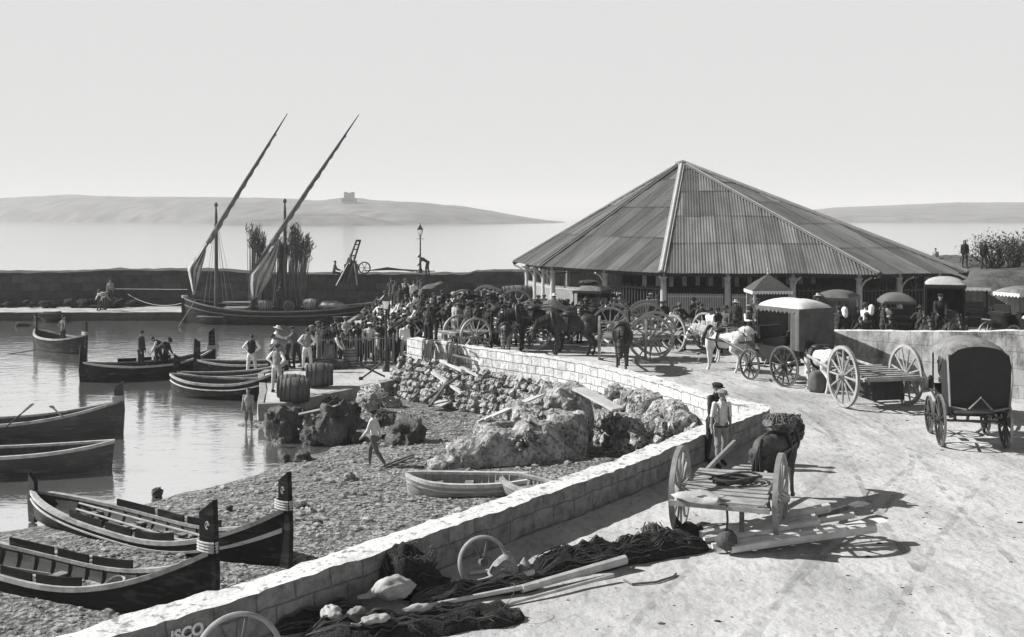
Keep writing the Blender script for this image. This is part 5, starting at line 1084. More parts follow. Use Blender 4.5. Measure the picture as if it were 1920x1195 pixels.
# ================================================================ HORSES
HP = {}
def horse_mesh(name, poll, muzz, rest=0, vox=.028):
    mb = MB(); poll = Vector(poll); muzz = Vector(muzz)
    mb.ell((0, -.02, 1.08), (.25, .62, .29), None, 3); mb.ell((0, .44, 1.08), (.22, .3, .31), None, 2); mb.ell((0, -.55, 1.17), (.25, .34, .27), None, 2); mb.ell((0, -.68, 1.02), (.2, .22, .27), None, 2); mb.ell((0, .3, 1.32), (.12, .36, .12), None, 2)
    nb = Vector((0, .52, 1.18)); d = poll - nb; mid = nb.lerp(poll, .5) + Vector((0, -.02, .05 if poll.z > 1.3 else .1))
    mb.tube([nb - d * .15, nb, mid, poll - d * .06, poll], [.2, .24, .16, .11, .07], 12, flat=1.25)
    h = muzz - poll; mb.tube([poll - h * .12, poll, poll + h * .3, poll + h * .62, poll + h * .9, muzz], [.05, .1, .115, .085, .07, .045], 12, flat=1.15); 
    hn = h.normalized(); upn = Vector((0, -hn.z, hn.y)) * (1 if hn.y > 0 else -1); 
    if upn.z < 0: upn = -upn
    mb.ell(poll + h * .3 - upn * .05, (.07, .1, .08), None, 1)
    for s in (-1, 1): mb.tube([poll + Vector((s * .05, 0, 0)) - hn * .02, poll + Vector((s * .065, 0, 0)) + upn * .1 - hn * .08, poll + Vector((s * .06, 0, 0)) + upn * .19 - hn * .12], [.035, .045, .008], 7, flat=.6)
    for s in (-1, 1):
        f = .1 if s > 0 else -.03
        mb.tube([(s * .14, .46, 1.1), (s * .15, .48, .85), (s * .135, .5 + f * .3, .68), (s * .13, .5 + f * .5, .49), (s * .13, .49 + f * .5, .43), (s * .13, .5 + f * .7, .26), (s * .13, .5 + f * .8, .13), (s * .13, .53 + f * .8, .09), (s * .13, .56 + f * .8, .0)], [.15, .12, .075, .068, .055, .042, .05, .04, .062], 9)
        g = -.1 if s > 0 else .06
        mb.tube([(s * .13, -.6, 1.1), (s * .16, -.52, .9), (s * .155, -.47 + g * .2, .76), (s * .145, -.62 + g * .5, .62), (s * .14, -.74 + g * .7, .5), (s * .14, -.73 + g * .8, .42), (s * .14, -.69 + g, .25), (s * .14, -.68 + g, .13), (s * .14, -.64 + g, .09), (s * .14, -.61 + g, .0)], [.2, .185, .13, .085, .07, .058, .045, .052, .042, .065], 9)
    me = remesh(mb, vox, 3); me.name = 'horse_body'; me.materials.append(None)
    mn = MB(); rng = random.Random(7)
    for k in range(46):
        q = k / 45; p = nb.lerp(poll, q); dd = d.normalized(); nu = Vector((0, -dd.z, dd.y)); 
        if nu.z < 0 and abs(dd.z) < .95: nu = -nu
        if dd.z > .2: nu = Vector((0, -dd.z, dd.y))
        rr = interp([(0, .24), (.5, .2), (1, .1)], q); b_ = p + nu * rr * .98 + Vector((0, -.02, .04)); s = rng.choice((-1, 1)) if rng.random() < .3 else -1
        mn.tube([b_, b_ + nu * .03 + Vector((s * .05, 0, .0)), b_ + Vector((s * (.1 + rr * .45), rng.uniform(-.05, .03), -.1)), b_ + Vector((s * (.09 + rr * .5), rng.uniform(-.06, .04), -.2 - rng.random() * .08))], [.02, .028, .022, .006], 5)
    tl = MB()
    for k in range(12): a, b_ = rng.gauss(0, .035), rng.gauss(0, .03); tl.tube([(a * .4, -.86, 1.24), (a, -.96 + b_, 1.1), (a * 1.6, -.97 + b_, .8), (a * 1.8, -.93 + b_ * 1.5, .5)], [.028, .035, .032, .008], 5)
    def ringr(c, rx, rz, tilt, r, flat=1.): return [Vector((rx * math.cos(a), 0, rz * math.sin(a))) for a in [q * math.pi / 10 for q in range(20)]], c, tilt, r
    hr = {}
    m1 = MB(); cen = nb.lerp(poll, .14); Rt = Matrix.Rotation(math.atan2(d.y, d.z) * -1 + R(90), 3, 'X') if True else None
    dn = d.normalized(); ux = Vector((1, 0, 0)); uz = ux.cross(dn)
    m1.tube([cen + ux * .23 * math.cos(a) + uz * .33 * math.sin(a) for a in [q * math.pi / 10 for q in range(20)]], .065, 8, closed=True)
    hr['collar'] = m1.mesh('collar', mDK if False else M('harness_leather', .02, .5, .4, 8, .2), 50)
    m1 = MB(); m1.blob((0, .12, 1.42), (.24, .22, .1), 3, .2, 2); m1.tube([(.27 * math.cos(a), .12, 1.09 + .335 * math.sin(a)) for a in [q * math.pi / 12 for q in range(24)]], .028, 6, closed=True, flat=1.6); hr['saddle'] = m1.mesh('saddle', M('harness_leather'), 50)
    m1 = MB()
    m1.tube([(.26, .5, 1.12), (.285, 0, 1.08), (.27, -.6, 1.05), (.15, -.9, 1.06), (-.15, -.9, 1.06), (-.27, -.6, 1.05), (-.285, 0, 1.08), (-.26, .5, 1.12)], .022, 6, flat=1.6); m1.tube([(0, .1, 1.4), (0, -.4, 1.46), (0, -.8, 1.36), (0, -.9, 1.24)], .02, 6); m1.tube([(.26, -.5, 1.06), (.2, -.5, 1.3), (0, -.5, 1.46), (-.2, -.5, 1.3), (-.26, -.5, 1.06)], .018, 6); hr['breeching'] = m1.mesh('breeching', M('harness_leather'), 50)
    m1 = MB()
    for q, r_ in ((.04, .125), (.32, .135), (.68, .098)): 
        c = poll + h * q; m1.tube([c + ux * r_ * math.cos(a) + ux.cross(hn) * r_ * 1.12 * math.sin(a) for a in [z * math.pi / 8 for z in range(16)]], .013, 5, closed=True)
    for s in (-1, 1): m1.tube([poll + h * .04 + ux * s * .125, poll + h * .32 + ux * s * .13, poll + h * .7 + ux * s * .095], .013, 5); m1.box(poll + h * .28 + ux * s * .14, (.015, .1, .1)); m1.tube([poll + h * .7 + ux * s * .1, nb + Vector((s * .2, .05, .1)), Vector((s * .1, .12, 1.48)), Vector((s * .08, -.4, 1.55))], .01, 5)
    hr['bridle'] = m1.mesh('bridle', M('harness_leather'), 50)
    ey = MB()
    for s in (-1, 1): ey.ell(poll + h * .27 + ux * s * .1 + upn * .03, (.015, .022, .02), None, 1)
    HP[name] = dict(body=me, mane=mn.mesh('mane', [None], 60), tail=tl.mesh('tail', [None], 60), harness=hr, eyes=ey.mesh('eyes', mDK))
horse_mesh('up', (0, 1.02, 1.72), (0, 1.42, 1.36)); horse_mesh('mid', (0, 1.2, 1.42), (0, 1.5, 1.0)); horse_mesh('low', (0, 1.25, 1.02), (0, 1.36, .48))
CO = {'black': M('black_coat', .012, .55, .4, 3, .15), 'bay': M('dark_bay_coat', .03, .6, .4, 3, .15), 'white': M('white_coat', .5, .75, .15, 3, .15), 'grey': M('grey_coat', .2, .75, .3, 3, .15), 'mule': M('mule_coat', .045, .7, .5, 3, .2)}
def horse(loc, head, p, coat, label, sc=1., hair='black', harness=True, group='horses and mules in harness', cat='horse', mule=False, name='horse'):
    P = HP[p]; o = link(name, P['body']); o.location = loc; o.rotation_euler = (0, 0, hd(head)); o.scale = (sc,) * 3; tag(o, label, cat, group); o.material_slots[0].link = 'OBJECT'; o.material_slots[0].material = CO[coat]
    wear('mane', P['mane'], CO[hair], o); wear('tail', P['tail'], CO[hair], o); link('eyes', P['eyes'], o)
    if harness:
        for k, me in P['harness'].items(): link(k, me, o)
    return o
# ================================================================ WHEELS, CARTS, CABS
mWW = M('bleached_cart_wood', .24, .8, .35, 4, .3, 20, .01); mWD = M('dark_cart_wood', .09, .8, .4, 4, .3); mTY = M('iron_tyre', .22, .5, .3, 6, .1, metal=.3); mCB = M('cab_black', .012, .35, .3, 3, .05, spec=.5); mCBW = M('cab_wheel_paint', .03, .5, .3, 4, .1)
_WH = {}
def wheel_meshes(Rw, n, wd, mat, tyre):
    k = (Rw, n, mat.name)
    if k in _WH: return _WH[k]
    def ring(r0, r1, w): 
        m = MB(); N = 40; V = []
        rings = [[Vector((x, r * math.cos(a), r * math.sin(a))) for x, r in ((-w / 2, r0), (-w / 2, r1), (w / 2, r1), (w / 2, r0))] for a in [2 * math.pi * q / N for q in range(N)]]
        rings.append(rings[0]); m.loft(rings, closed=True); return m
    rim = ring(Rw * .885, Rw * .985, wd).mesh('rim', mat, 30); ty = ring(Rw * .986, Rw, wd * 1.06).mesh('tyre', tyre, 30)
    hm_ = MB(); hm_.lathe([(.03, -.17), (.06, -.16), (.07, -.1), (.1, -.06), (.105, .05), (.08, .1), (.06, .15), (.02, .16)], 14, Matrix.Rotation(R(90), 4, 'Y'))
    for v in hm_.v: v *= (Rw / .75) ** .6
    hub = hm_.mesh('hub', mat, 40); sp = MB(); sp.tube([(0, 0, .07), (0, 0, Rw * .5), (0, 0, Rw * .9)], [.028 * (Rw / .75) ** .5, .03 * (Rw / .75) ** .5, .022 * (Rw / .75) ** .5], 7); sp_ = sp.mesh('spoke', mat, 50)
    _WH[k] = (rim, ty, hub, sp_); return _WH[k]
def wheel(parent, loc, Rw, n=12, wd=.075, mat=None, tyre=None, ph=.1):
    rim, ty, hub, sp = wheel_meshes(Rw, n, wd, mat or mWW, tyre or mTY); o = link('wheel', rim, parent, loc); o.rotation_euler = (ph, 0, 0)
    link('tyre', ty, o); link('hub', hub, o)
    for k in range(n): s = link('spoke', sp, o); s.rotation_euler = (2 * math.pi * k / n, 0, 0)
    return o
def cart(loc, head, label, Rw=.72, tr=.8, Lb=2.0, wood=None, wh=None, pitch=0., shafts=True, group='two wheeled carts on the road', bed=True, n=12, slat=False, seedv=0):
    wood = wood or mWW; wh = wh or mWW; t = thing('flat_cart', label, 'cart', loc, hd(head), group); zb = Rw + .03
    for s in (-1, 1): wheel(t, (s * tr, 0, Rw), Rw, n, .08, wh, ph=.13 + s * .1)
    mb = MB(); mb.bar((-tr, 0, Rw), (tr, 0, Rw), .07, .08); mb.build('axle', mWD, t)
    rot = lambda p: Vector((p[0], p[1], zb + p[2] + math.tan(R(pitch)) * p[1]))
    w2 = tr - .16
    for s in (-1, 1):
        mb = MB(); mb.tube([rot((s * w2 * .92, -Lb * .5, 0)), rot((s * w2 * .92, Lb * .5, 0)), rot((s * w2 * .8, Lb * .5 + .9, .05)), rot((s * w2 * .62, Lb * .5 + 2.0, .12))] if shafts else [rot((s * w2 * .92, -Lb * .5, 0)), rot((s * w2 * .92, Lb * .5, 0))], .045, 7); mb.build('shaft', wood, t)
    rng = random.Random(seedv + 5); k = 9 if not slat else 7
    for j in range(k):
        y = lerp(-Lb * .46, Lb * .46, j / (k - 1)); mb = MB(); mb.bar(rot((-w2 + rng.uniform(-.06, .04), y, .075)), rot((w2 + rng.uniform(-.04, .06), y + rng.uniform(-.03, .03), .075 + rng.uniform(0, .015))), Lb / k * (.86 if not slat else .5), .03); mb.build('bed_plank', wood if j % 3 else M('greyed_plank', .22, .85, .35, 4, .3), t)
    mb = MB(); mb.bar(rot((-w2 - .12, -Lb * .5, .02)), rot((w2 + .12, -Lb * .5, .02)), .07, .08); mb.build('cross_bar', wood, t); mb = MB(); mb.bar(rot((-w2 - .05, Lb * .49, .02)), rot((w2 + .05, Lb * .49, .02)), .07, .08); mb.build('cross_bar', wood, t)
    mb = MB(); mb.bar(rot((w2 * .5, -Lb * .42, 0)), Vector((w2 * .5, -Lb * .42, zb - .42)), .07, .07); mb.build('prop_leg', mWD, t)
    return t
def cab(loc, head, label, canopy='cream', closed_back=False, curtain=True, body=None, group='horse cabs and carriages', sc=1., hood=False, zr=2.25, shafts=True, curtmat=None, seatmat='lgrey', wh=None):
    t = thing('horse_cab', label, 'carriage', loc, hd(head), group); t.scale = (sc,) * 3; body = body or mCB; wh = wh or mCBW; cm = CL.get(canopy) or MATS[canopy]; curtmat = curtmat or M('cab_curtain', .075, .9, .3, 4, .4)
    for s in (-1, 1): wheel(t, (s * .72, -.62, .6), .6, 12, .05, wh); wheel(t, (s * .66, .98, .46), .46, 10, .05, wh)
    for y, z, x in ((-.62, .6, .72), (.98, .46, .66)):
        mb = MB(); mb.bar((-x, y, z), (x, y, z), .05, .05); mb.build('axle', body, t)
    for s in (-1, 1):
        mb = MB(); mb.tube([(s * .5, -1.05, .78), (s * .5, -.62, .68), (s * .5, -.2, .78), (s * .5, -.62, .9), (s * .5, -1.05, .78)], .03, 6); mb.build('leaf_spring', body, t)
    mb = MB(); prof = [(-1.15, 1.2), (-1.1, .92), (-.75, .8), (.0, .78), (.15, .62), (.5, .62), (.62, 1.0), (.72, 1.28)]
    V = []; 
    for x in (-.58, .58):
        for y, z in prof: V.append((x, y, z))
    k = len(prof); mb.add(V, [(i, i + 1, k + i + 1, k + i) for i in range(k - 1)])
    for x in (-.6, .6):
        V = [(x * s_, y, z) for s_ in (1, .95) for y, z in prof + [(.7, 1.22), (.4, 1.12), (-.2, 1.12), (-.9, 1.25)]]; n_ = len(prof) + 4; mb.add(V, [tuple(range(n_)), tuple(range(2 * n_ - 1, n_ - 1, -1))] + [(i, (i + 1) % n_, n_ + (i + 1) % n_, n_ + i) for i in range(n_)])
    mb.build('body', body, t)
    mb = MB(); mb.blob((0, -.72, 1.06), (.52, .36, .17), 2, .12, 3); mb.blob((0, -1.02, 1.32), (.52, .12, .26), 4, .12, 3); mb.build('cushion', CL[seatmat], t, smooth=60)
    mb = MB(); mb.box((0, 1.0, 1.3), (.8, .4, .12)); mb.box((0, .86, 1.5), (.8, .06, .3)); mb.box((0, 1.32, .98), (.72, .5, .05), rot=Matrix.Rotation(R(25), 3, 'X')); mb.box((0, .98, .95), (.5, .4, .6)); mb.build('driver_box', body, t)
    for s in (-1, 1):
        mb = MB(); mb.box((s * .68, .72, 1.25), (.12, .12, .2)); mb.lathe([(.05, 0), (.07, .06), (.02, .12)], 8, Matrix.Translation((s * .68, .72, 1.35))); mb.build('lamp', body, t)
        mb = MB(); mb.box((s * .7, .28, .5), (.16, .34, .03)); mb.bar((s * .68, .3, .5), (s * .58, .3, .7), .03, .03); mb.build('step', body, t)
    if shafts:
        for s in (-1, 1): mb = MB(); mb.tube([(s * .38, 1.1, .62), (s * .42, 1.7, .85), (s * .4, 2.6, 1.05), (s * .33, 3.5, 1.15)], .032, 6); mb.build('shaft', wh, t)
    x0, x1, y0, y1 = -.68, .68, -1.2, .68
    for s in (-1, 1):
        for y in (y0 + .06, y1 - .06): mb = MB(); mb.bar((s * .64, y, 1.15), (s * .64, y, zr), .035, .035); mb.build('canopy_post', body, t)
    mb = MB(); rings = []; N = 14
    for i in range(N + 1):
        f = i / N; y = lerp(y0, y1, f); ring = []
        for j in range(13):
            g_ = j / 12; x = lerp(x0, x1, g_); bulge = (.26 if not hood else .34) * (max(0, 1 - (2 * g_ - 1) ** 2) ** .6) * (max(0, 1 - (2 * f - 1) ** 4)) ** .5; sag = -.02 * abs(math.sin(3 * math.pi * f)) * (1 if not hood else .3)
            ring.append(Vector((x, y, zr + bulge + sag * (1 - abs(2 * g_ - 1)))))
        rings.append(ring)
    mb.loft(rings); mb.build('canopy', cm, t, smooth=60)
    mb = MB(); P = resample([(x0, y0, zr), (x1, y0, zr), (x1, y1, zr), (x0, y1, zr)], .085, True); P.append(P[0]); r0 = [p + Vector((0, 0, .01)) for p in P]; r1 = [Vector((p.x * 1.01, p.y * 1.01, zr - .06)) for p in P]; r2 = [Vector((p.x * 1.015, p.y * 1.015, zr - (.16 if i % 2 else .09))) for i, p in enumerate(P)]
    mb.loft([r0, r1, r2]); v = mb.build('valance', curtmat if curtain else cm, t)
    def drape(a, b, zt, zb_, mat, nm='curtain'):
        mb = MB(); a = Vector(a); b = Vector(b); d = b - a; nx = Vector((-d.y, d.x, 0)).normalized(); K = max(6, int(d.length / .05)); rr = []
        for z_ in (0, .33, .66, 1): rr.append([a.lerp(b, i / K) + nx * .022 * math.sin(i * 1.25) * (.3 + z_) + Vector((0, 0, lerp(zt, zb_, z_))) for i in range(K + 1)])
        mb.loft(rr); return mb.build(nm, mat, t, smooth=60)
    if curtain:
        drape((x0, y0, 0), (x1, y0, 0), zr - .02, 1.08, curtmat); drape((x1, y0, 0), (x1, y0 + 1.15, 0), zr - .02, 1.08, curtmat); drape((x0, y0, 0), (x0, y0 + .35, 0), zr - .02, 1.1, curtmat)
    if closed_back:
        mb = MB(); rr = []
        for i in range(9):
            f = i / 8; z = lerp(1.0, zr + .0, f); wv = .63 + .06 * math.sin(f * 3.0); rr.append([Vector((lerp(-wv, wv, j / 8), y0 - .06 - .1 * math.sin(f * 2.6), z + (.22 * max(0, 1 - (j / 4 - 1) ** 2) ** .6 if i == 8 else 0))) for j in range(9)])
        mb.loft(rr); mb.build('hood_back', M('black_hood_leather', .012, .6, .3, 4, .2), t, smooth=60)
        for s in (-1, 1):
            drape((s * .66, y0, 0), (s * .66, y0 + .75, 0), zr, 1.1, M('black_hood_leather'), 'hood_side')
            mb = MB(); mb.tube([(s * .68, y0 - .05, zr), (s * .68, y0 - .16, 1.7), (s * .64, y0 - .1, 1.05), (s * .3, y0 - .17, .98)], .045, 6, flat=.6); mb.build('hood_trim', CL['grey'], t)
        mb = MB(); mb.tube([(-.25, y0 - .17, 1.0), (0, y0 - .2, 1.28), (.25, y0 - .17, 1.0)], .04, 6, flat=.6); mb.build('hood_trim', CL['grey'], t)
    return t
CL['wornc'] = M('worn_canvas', .14, .9, .35, 3, .5, 10, .03, spots=.4, sscale=5)
# --- flat cart in front with its mule
FH = 21
fl, fr = Vector((3.02, 18.8, 1.6)), Vector((4.62, 18.55, 1.6)); fc = AT(1368, 18.5, 1.6)
ct = cart(fc, FH, 'bleached flat cart with a rope coil on its planks, beside the near parapet', Rw=.73, tr=.84, Lb=2.0, pitch=2)
ff = Vector((math.sin(R(FH)), math.cos(R(FH)), 0))
MU = Vector((4.98, 20.75, 1.6)); MH = 34; mf = Vector((math.sin(R(MH)), math.cos(R(MH)), 0))
horse(MU, MH, 'mid', 'mule', 'dark mule standing in the shafts of the bleached cart with a shaggy pack saddle', sc=.94, cat='mule', name='mule')
mb = MB(); rng = random.Random(3)
mb.blob((0, 0, .0), (.3, .26, .15), 8, .4, 3)
for k in range(110): a = rng.uniform(0, 6.28); r_ = rng.uniform(.05, .3); p = Vector((r_ * math.cos(a), r_ * .8 * math.sin(a), .16 - r_ * .2)); mb.tube([p, p + Vector((math.cos(a) * .07, math.sin(a) * .06, .04)), p + Vector((math.cos(a) * .1, math.sin(a) * .09, -.05))], [.02, .014, .004], 5)
tag(mb.build('pack_saddle', M('fleece_pack', .11, .95, .7, 8, .6, 30, .03), smooth=60, loc=MU + mf * .36 + Vector((0, 0, 1.41)), rz=hd(MH)), 'shaggy fleece covered pack saddle on the mule of the bleached cart', 'pack saddle')
mb = MB()
for k in range(6): mb.tube([Vector(((.2 + .03 * k) * math.cos(a) * 1.3 + .1 * (k % 2), (.13 + .02 * k) * math.sin(a), .02 * k + .02 * math.sin(3 * a + k))) for a in [q * math.pi / 8 for q in range(16)]], .02, 5, closed=True)
tag(mb.build('rope_coil', M('dark_hemp', .05, .9, .4, 30, .3), loc=fc + ff * .1 + Vector((.02, 0, .88)), rz=.3), 'dark rope coil on the planks of the bleached flat cart', 'rope coil')
mb = MB(); mb.blob((0, 0, .06), (.4, .2, .09), 4, .5, 3); tag(mb.build('sacking', M('sackcloth', .3, .95, .3, 6, .5), smooth=60, loc=fc - ff * .85 + Vector((-.3, 0, .8)), rz=hd(FH)), 'crumpled sacking on the tail of the bleached flat cart', 'sacking')
mb = MB(); mb.tube([(0, 0, .45), (.02, .03, .2), (0, 0, .05)], [.02, .02, .02], 5); mb.blob((0, 0, -.12), (.16, .16, .18), 9, .3, 2)
tag(mb.build('nose_bag', M('wicker_dark'), smooth=50, loc=fc - ff * 1.02 + Vector((.12, -.05, .34))), 'net bag hanging from the tail of the bleached flat cart', 'bag')
# --- flat cart by the boundary wall, with a pale horse in front
C2H = -12; c2 = AT(1640, 31.2, 1.6); f2 = Vector((math.sin(R(C2H)), math.cos(R(C2H)), 0))
cart(c2, C2H, 'slatted flat cart with tall pale wheels below the boundary wall', Rw=.87, tr=.98, Lb=2.1, slat=True, seedv=2, n=12, pitch=1)
horse(c2 + f2 * 2.7 + Vector((-.25, 0, 0)), C2H - 6, 'mid', 'white', 'pale horse harnessed to the slatted cart by the boundary wall', sc=.95)
mb = MB(); mb.box((0, 0, 0), (1.0, .7, .55)); mb.box((0, 0, .29), (1.06, .76, .05)); tag(mb.build('under_box', mDK, loc=c2 + Vector((.15, -.15, .52)), rz=hd(C2H)), 'black box slung under the slatted cart', 'box')
mb = MB(); mb.blob((0, 0, .3), (.3, .25, .42), 12, .2, 3, flatb=.3); tag(mb.build('sack', CL['mid'], smooth=60, loc=AT(1533, 33.6, 1.6)), 'dark sack standing on the road behind the canopy cab', 'sack')
# --- canopy cab with white horse
CH = -28; cb = AT(1478, 35.6, 1.6); cf = Vector((math.sin(R(CH)), math.cos(R(CH)), 0))
cab(cb, CH, 'canopy cab with pale scalloped top and drawn curtains behind the white horse', canopy='cream', seatmat='grey', zr=2.3, sc=1.08)
horse(cb + cf * 3.0 + Vector((-.2, 0, 0)), CH - 22, 'mid', 'white', 'white horse in harness drawing the canopy cab', sc=1.0, hair='white')
horse(AT(1372, 40.5, 1.6), -75, 'mid', 'white', 'second white horse, head turned away beyond the cab horse', sc=.95, hair='white')
# --- hooded cab at the edge
cab(AT(1812, 26.3, 1.6), 10, 'hooded cab with a black leather back and pale top at the road edge', canopy='wornc', curtain=False, closed_back=True, hood=True, zr=2.2, sc=1.0, shafts=True)
horse(AT(1790, 29.6, 1.6), 8, 'mid', 'bay', 'dark horse hidden before the hooded cab', sc=1.0)
mb = MB(); mb.tube([(0, 0, 0), (0, 0, 1.2)], .05, 8); mb.lathe([(.09, 0), (.1, .3), (.06, .4)], 8, Matrix.Translation((0, 0, 1.2)))
# --- other carriages among the crowd
cab(AT(1108, 51, 1.6), 200, 'dark closed coach with luggage on a pale roof before the fence', canopy='wornc', curtain=True, curtmat=mCB, zr=1.95, sc=1.0, shafts=False)
mb = MB(); mb.blob((0, 0, 0), (.5, .5, .12), 3, .3, 2); mb.box((0, 0, .0), (.7, .8, .12)); tag(mb.build('luggage', mDK, smooth=50, loc=AT(1105, 51.2, 3.9)), 'dark luggage tied on the roof of the closed coach', 'luggage')
cab(AT(1572, 44.5, 1.6), 30, 'carriage with a flat scalloped canopy behind the headscarf women', canopy='mid', curtain=True, curtmat=mCB, zr=2.05, sc=1.05, shafts=False)
person(AT(1534, 43.6, 3.0), 20, 'sit', 'driver in a hat sitting high behind the canopy cab', shirt='mid', jacket='dark', legs='dark', hat='brim', hatm='lgrey', group='people among the carts')
cab(AT(1683, 46, 1.6), 190, 'low carriage with a grey domed top beyond the boundary wall', canopy='mid', curtain=False, zr=1.95, sc=.95, hood=True, shafts=False)
cab(AT(1772, 41.5, 1.75), 200, 'pale topped coach facing the harbour with its driver high on the box', canopy='lgrey', curtain=True, zr=2.55, sc=1.05, curtmat=CL['black'], shafts=True, wh=mWW)
person(AT(1763, 40.2, 3.25), 195, 'sit', 'driver in a dark coat on the box of the pale topped coach', shirt='lgrey', jacket='black', legs='black', hat='cap', hatm='black', group='people among the carts')
horse(AT(1738, 38.2, 1.75), 195, 'up', 'bay', 'dark horse with pale blaze facing out from the pale topped coach', sc=1.0)
horse(AT(1786, 38.8, 1.75), 190, 'up', 'black', 'black horse beside the one with the blaze', sc=1.0)
cab(AT(1822, 45, 1.9), 200, 'pale sided coach partly hidden behind the high driver', canopy='mid', curtain=True, curtmat=CL['cream'], zr=2.2, sc=1.0, shafts=False)
cab(AT(1912, 43, 1.9), 250, 'carriage with a white curtain at the picture edge beyond the wall', canopy='wornc', curtain=True, curtmat=CL['cream'], zr=2.1, sc=1.0, shafts=False, wh=mWW)
person(AT(1806, 42.6, 1.8), 190, 'stand', 'dark figure between the two pale coaches', shirt='black', legs='black', group='people among the carts')
# --- carts and animals of the crowded middle
gm = 'two wheeled carts on the road'
m1 = AT(1167, 41.2, 1.6); cart(m1, 186, 'cart facing the viewer with a blazed mule between its wheels', Rw=.82, tr=.86, Lb=1.8, seedv=3)
horse(m1 + Vector((-.25, -2.4, 0)), 188, 'low', 'mule', 'black mule with a pale blaze feeding head down before the parapet', sc=1.12, cat='mule', name='mule')
m2 = AT(1212, 41.6, 1.6); cart(m2 + Vector((.25, 0, 0)), 283, 'cart with tall bleached wheels turned broadside beside the blazed mule', Rw=.86, tr=.85, Lb=2.0, seedv=4, shafts=False)
m3 = AT(1282, 43.6, 1.6); cart(m3 + Vector((.25, .2, 0)), 328, 'dark bedded cart with the man in a waistcoat leaning on it', Rw=.76, tr=.82, Lb=2.1, seedv=5, wood=mWD)
cart(AT(1150, 46.3, 1.6), 285, 'cart behind the tall wheels, only its rims showing', Rw=.82, tr=.85, Lb=1.9, seedv=6, wood=mWD)
cart(AT(1212, 47.2, 1.6), 275, 'farthest of the carts with rims showing over the tall wheels', Rw=.86, tr=.85, Lb=1.9, seedv=7, wood=mWD)
cart(AT(875, 43.5, 1.6) + Vector((0, .3, 0)), 60, 'cart with a small white wheel right behind the parapet', Rw=.7, tr=.75, Lb=1.7, seedv=8, wood=mWD)
c5 = AT(880, 54.5, 1.6); cart(c5, 68, 'cart heaped with white sacks and baskets', Rw=.85, tr=.85, Lb=2.4, seedv=9)
c6 = AT(918, 56.5, 1.6); cart(c6, 80, 'empty tall wheeled cart behind the sack cart', Rw=.9, tr=.85, Lb=2.0, seedv=10, wood=mWD)
c7 = AT(962, 54.8, 1.6); cart(c7, 262, 'water cart carrying a long barrel', Rw=.9, tr=.85, Lb=2.0, seedv=11, wood=mWD)
barrel(c7 + Vector((.2, 0, 1.1)), .42, 1.5, 82, 'long barrel lying on the water cart', None, M('grey_oak', .11, .8, .4, 3, .3))
horse(c7 + Vector((-.9, -3.2, 0)), 250, 'mid', 'black', 'black horse standing before the water cart', sc=1.2)
horse(AT(1008, 43.8, 1.6), 282, 'low', 'black', 'big black horse with lowered head beside a cart wheel', sc=1.22)
horse(AT(1072, 42.6, 1.6), 276, 'low', 'bay', 'dark bay horse grazing behind the parapet between two carts', sc=1.12)
cart(AT(1012, 45.2, 1.6), 290, 'cart whose big wheel shows under the black horse', Rw=.82, tr=.85, Lb=1.9, seedv=12, wood=mWD)
cart(AT(1052, 46.8, 1.6), 280, 'low dark cart with a box seat behind the grazing bay horse', Rw=.75, tr=.8, Lb=2.0, seedv=13, wood=mWD)
horse(AT(905, 47.2, 1.6), 274, 'mid', 'bay', 'dark horse behind the small white wheel', sc=1.12)
horse(AT(1092, 47, 1.6), 260, 'up', 'bay', 'dark horse harnessed near the closed coach', sc=1.0)
horse(AT(948, 43.2, 1.6), 185, 'low', 'grey', 'pale headed donkey looking over the parapet', sc=.82, cat='donkey', name='donkey', hair='bay')
rng = random.Random(14)
SK = ['fat white sack at the front of the sack cart', 'white sack lying across the first on the sack cart', 'grey sack on top of the sack cart load', 'pale sack at the tail of the sack cart', 'bulging sack in the middle of the cart load', 'small sack perched by the sack cart wheel']
for k, lb in enumerate(SK):
    mb = MB(); mb.blob((0, 0, 0), (.42, .26, .22), k + 2, .45, 3, 1.7); tag(mb.build('sack', CL['cream'] if k in (0, 1, 4) else CL['lgrey'] if k in (3, 5) else CL['grey'], smooth=60, loc=c5 + Vector((-1.1 + .4 * k, -.55 + .25 * (k % 3), 1.08 + .3 * (k // 3) + .08 * (k % 2))), rz=k * .8), lb, 'sack', 'sacks on the sack cart')
mb = MB(); mb.blob((0, 0, 0), (.7, .6, .5), 31, .4, 3)
tag(mb.build('basket_heap', M('wicker_dark'), smooth=60, loc=c5 + Vector((-1.7, .6, 1.6))), 'dark heap of baskets on the far side of the sack cart', 'basket heap')
mb = MB(); mb.blob((0, 0, .4), (.8, .7, .7), 35, .4, 3); tag(mb.build('hay_heap', M('dark_hay', .08, .95, .6, 10, .6), smooth=60, loc=AT(1050, 46.8, 2.3)), 'dark fodder heaped on the low cart', 'fodder')
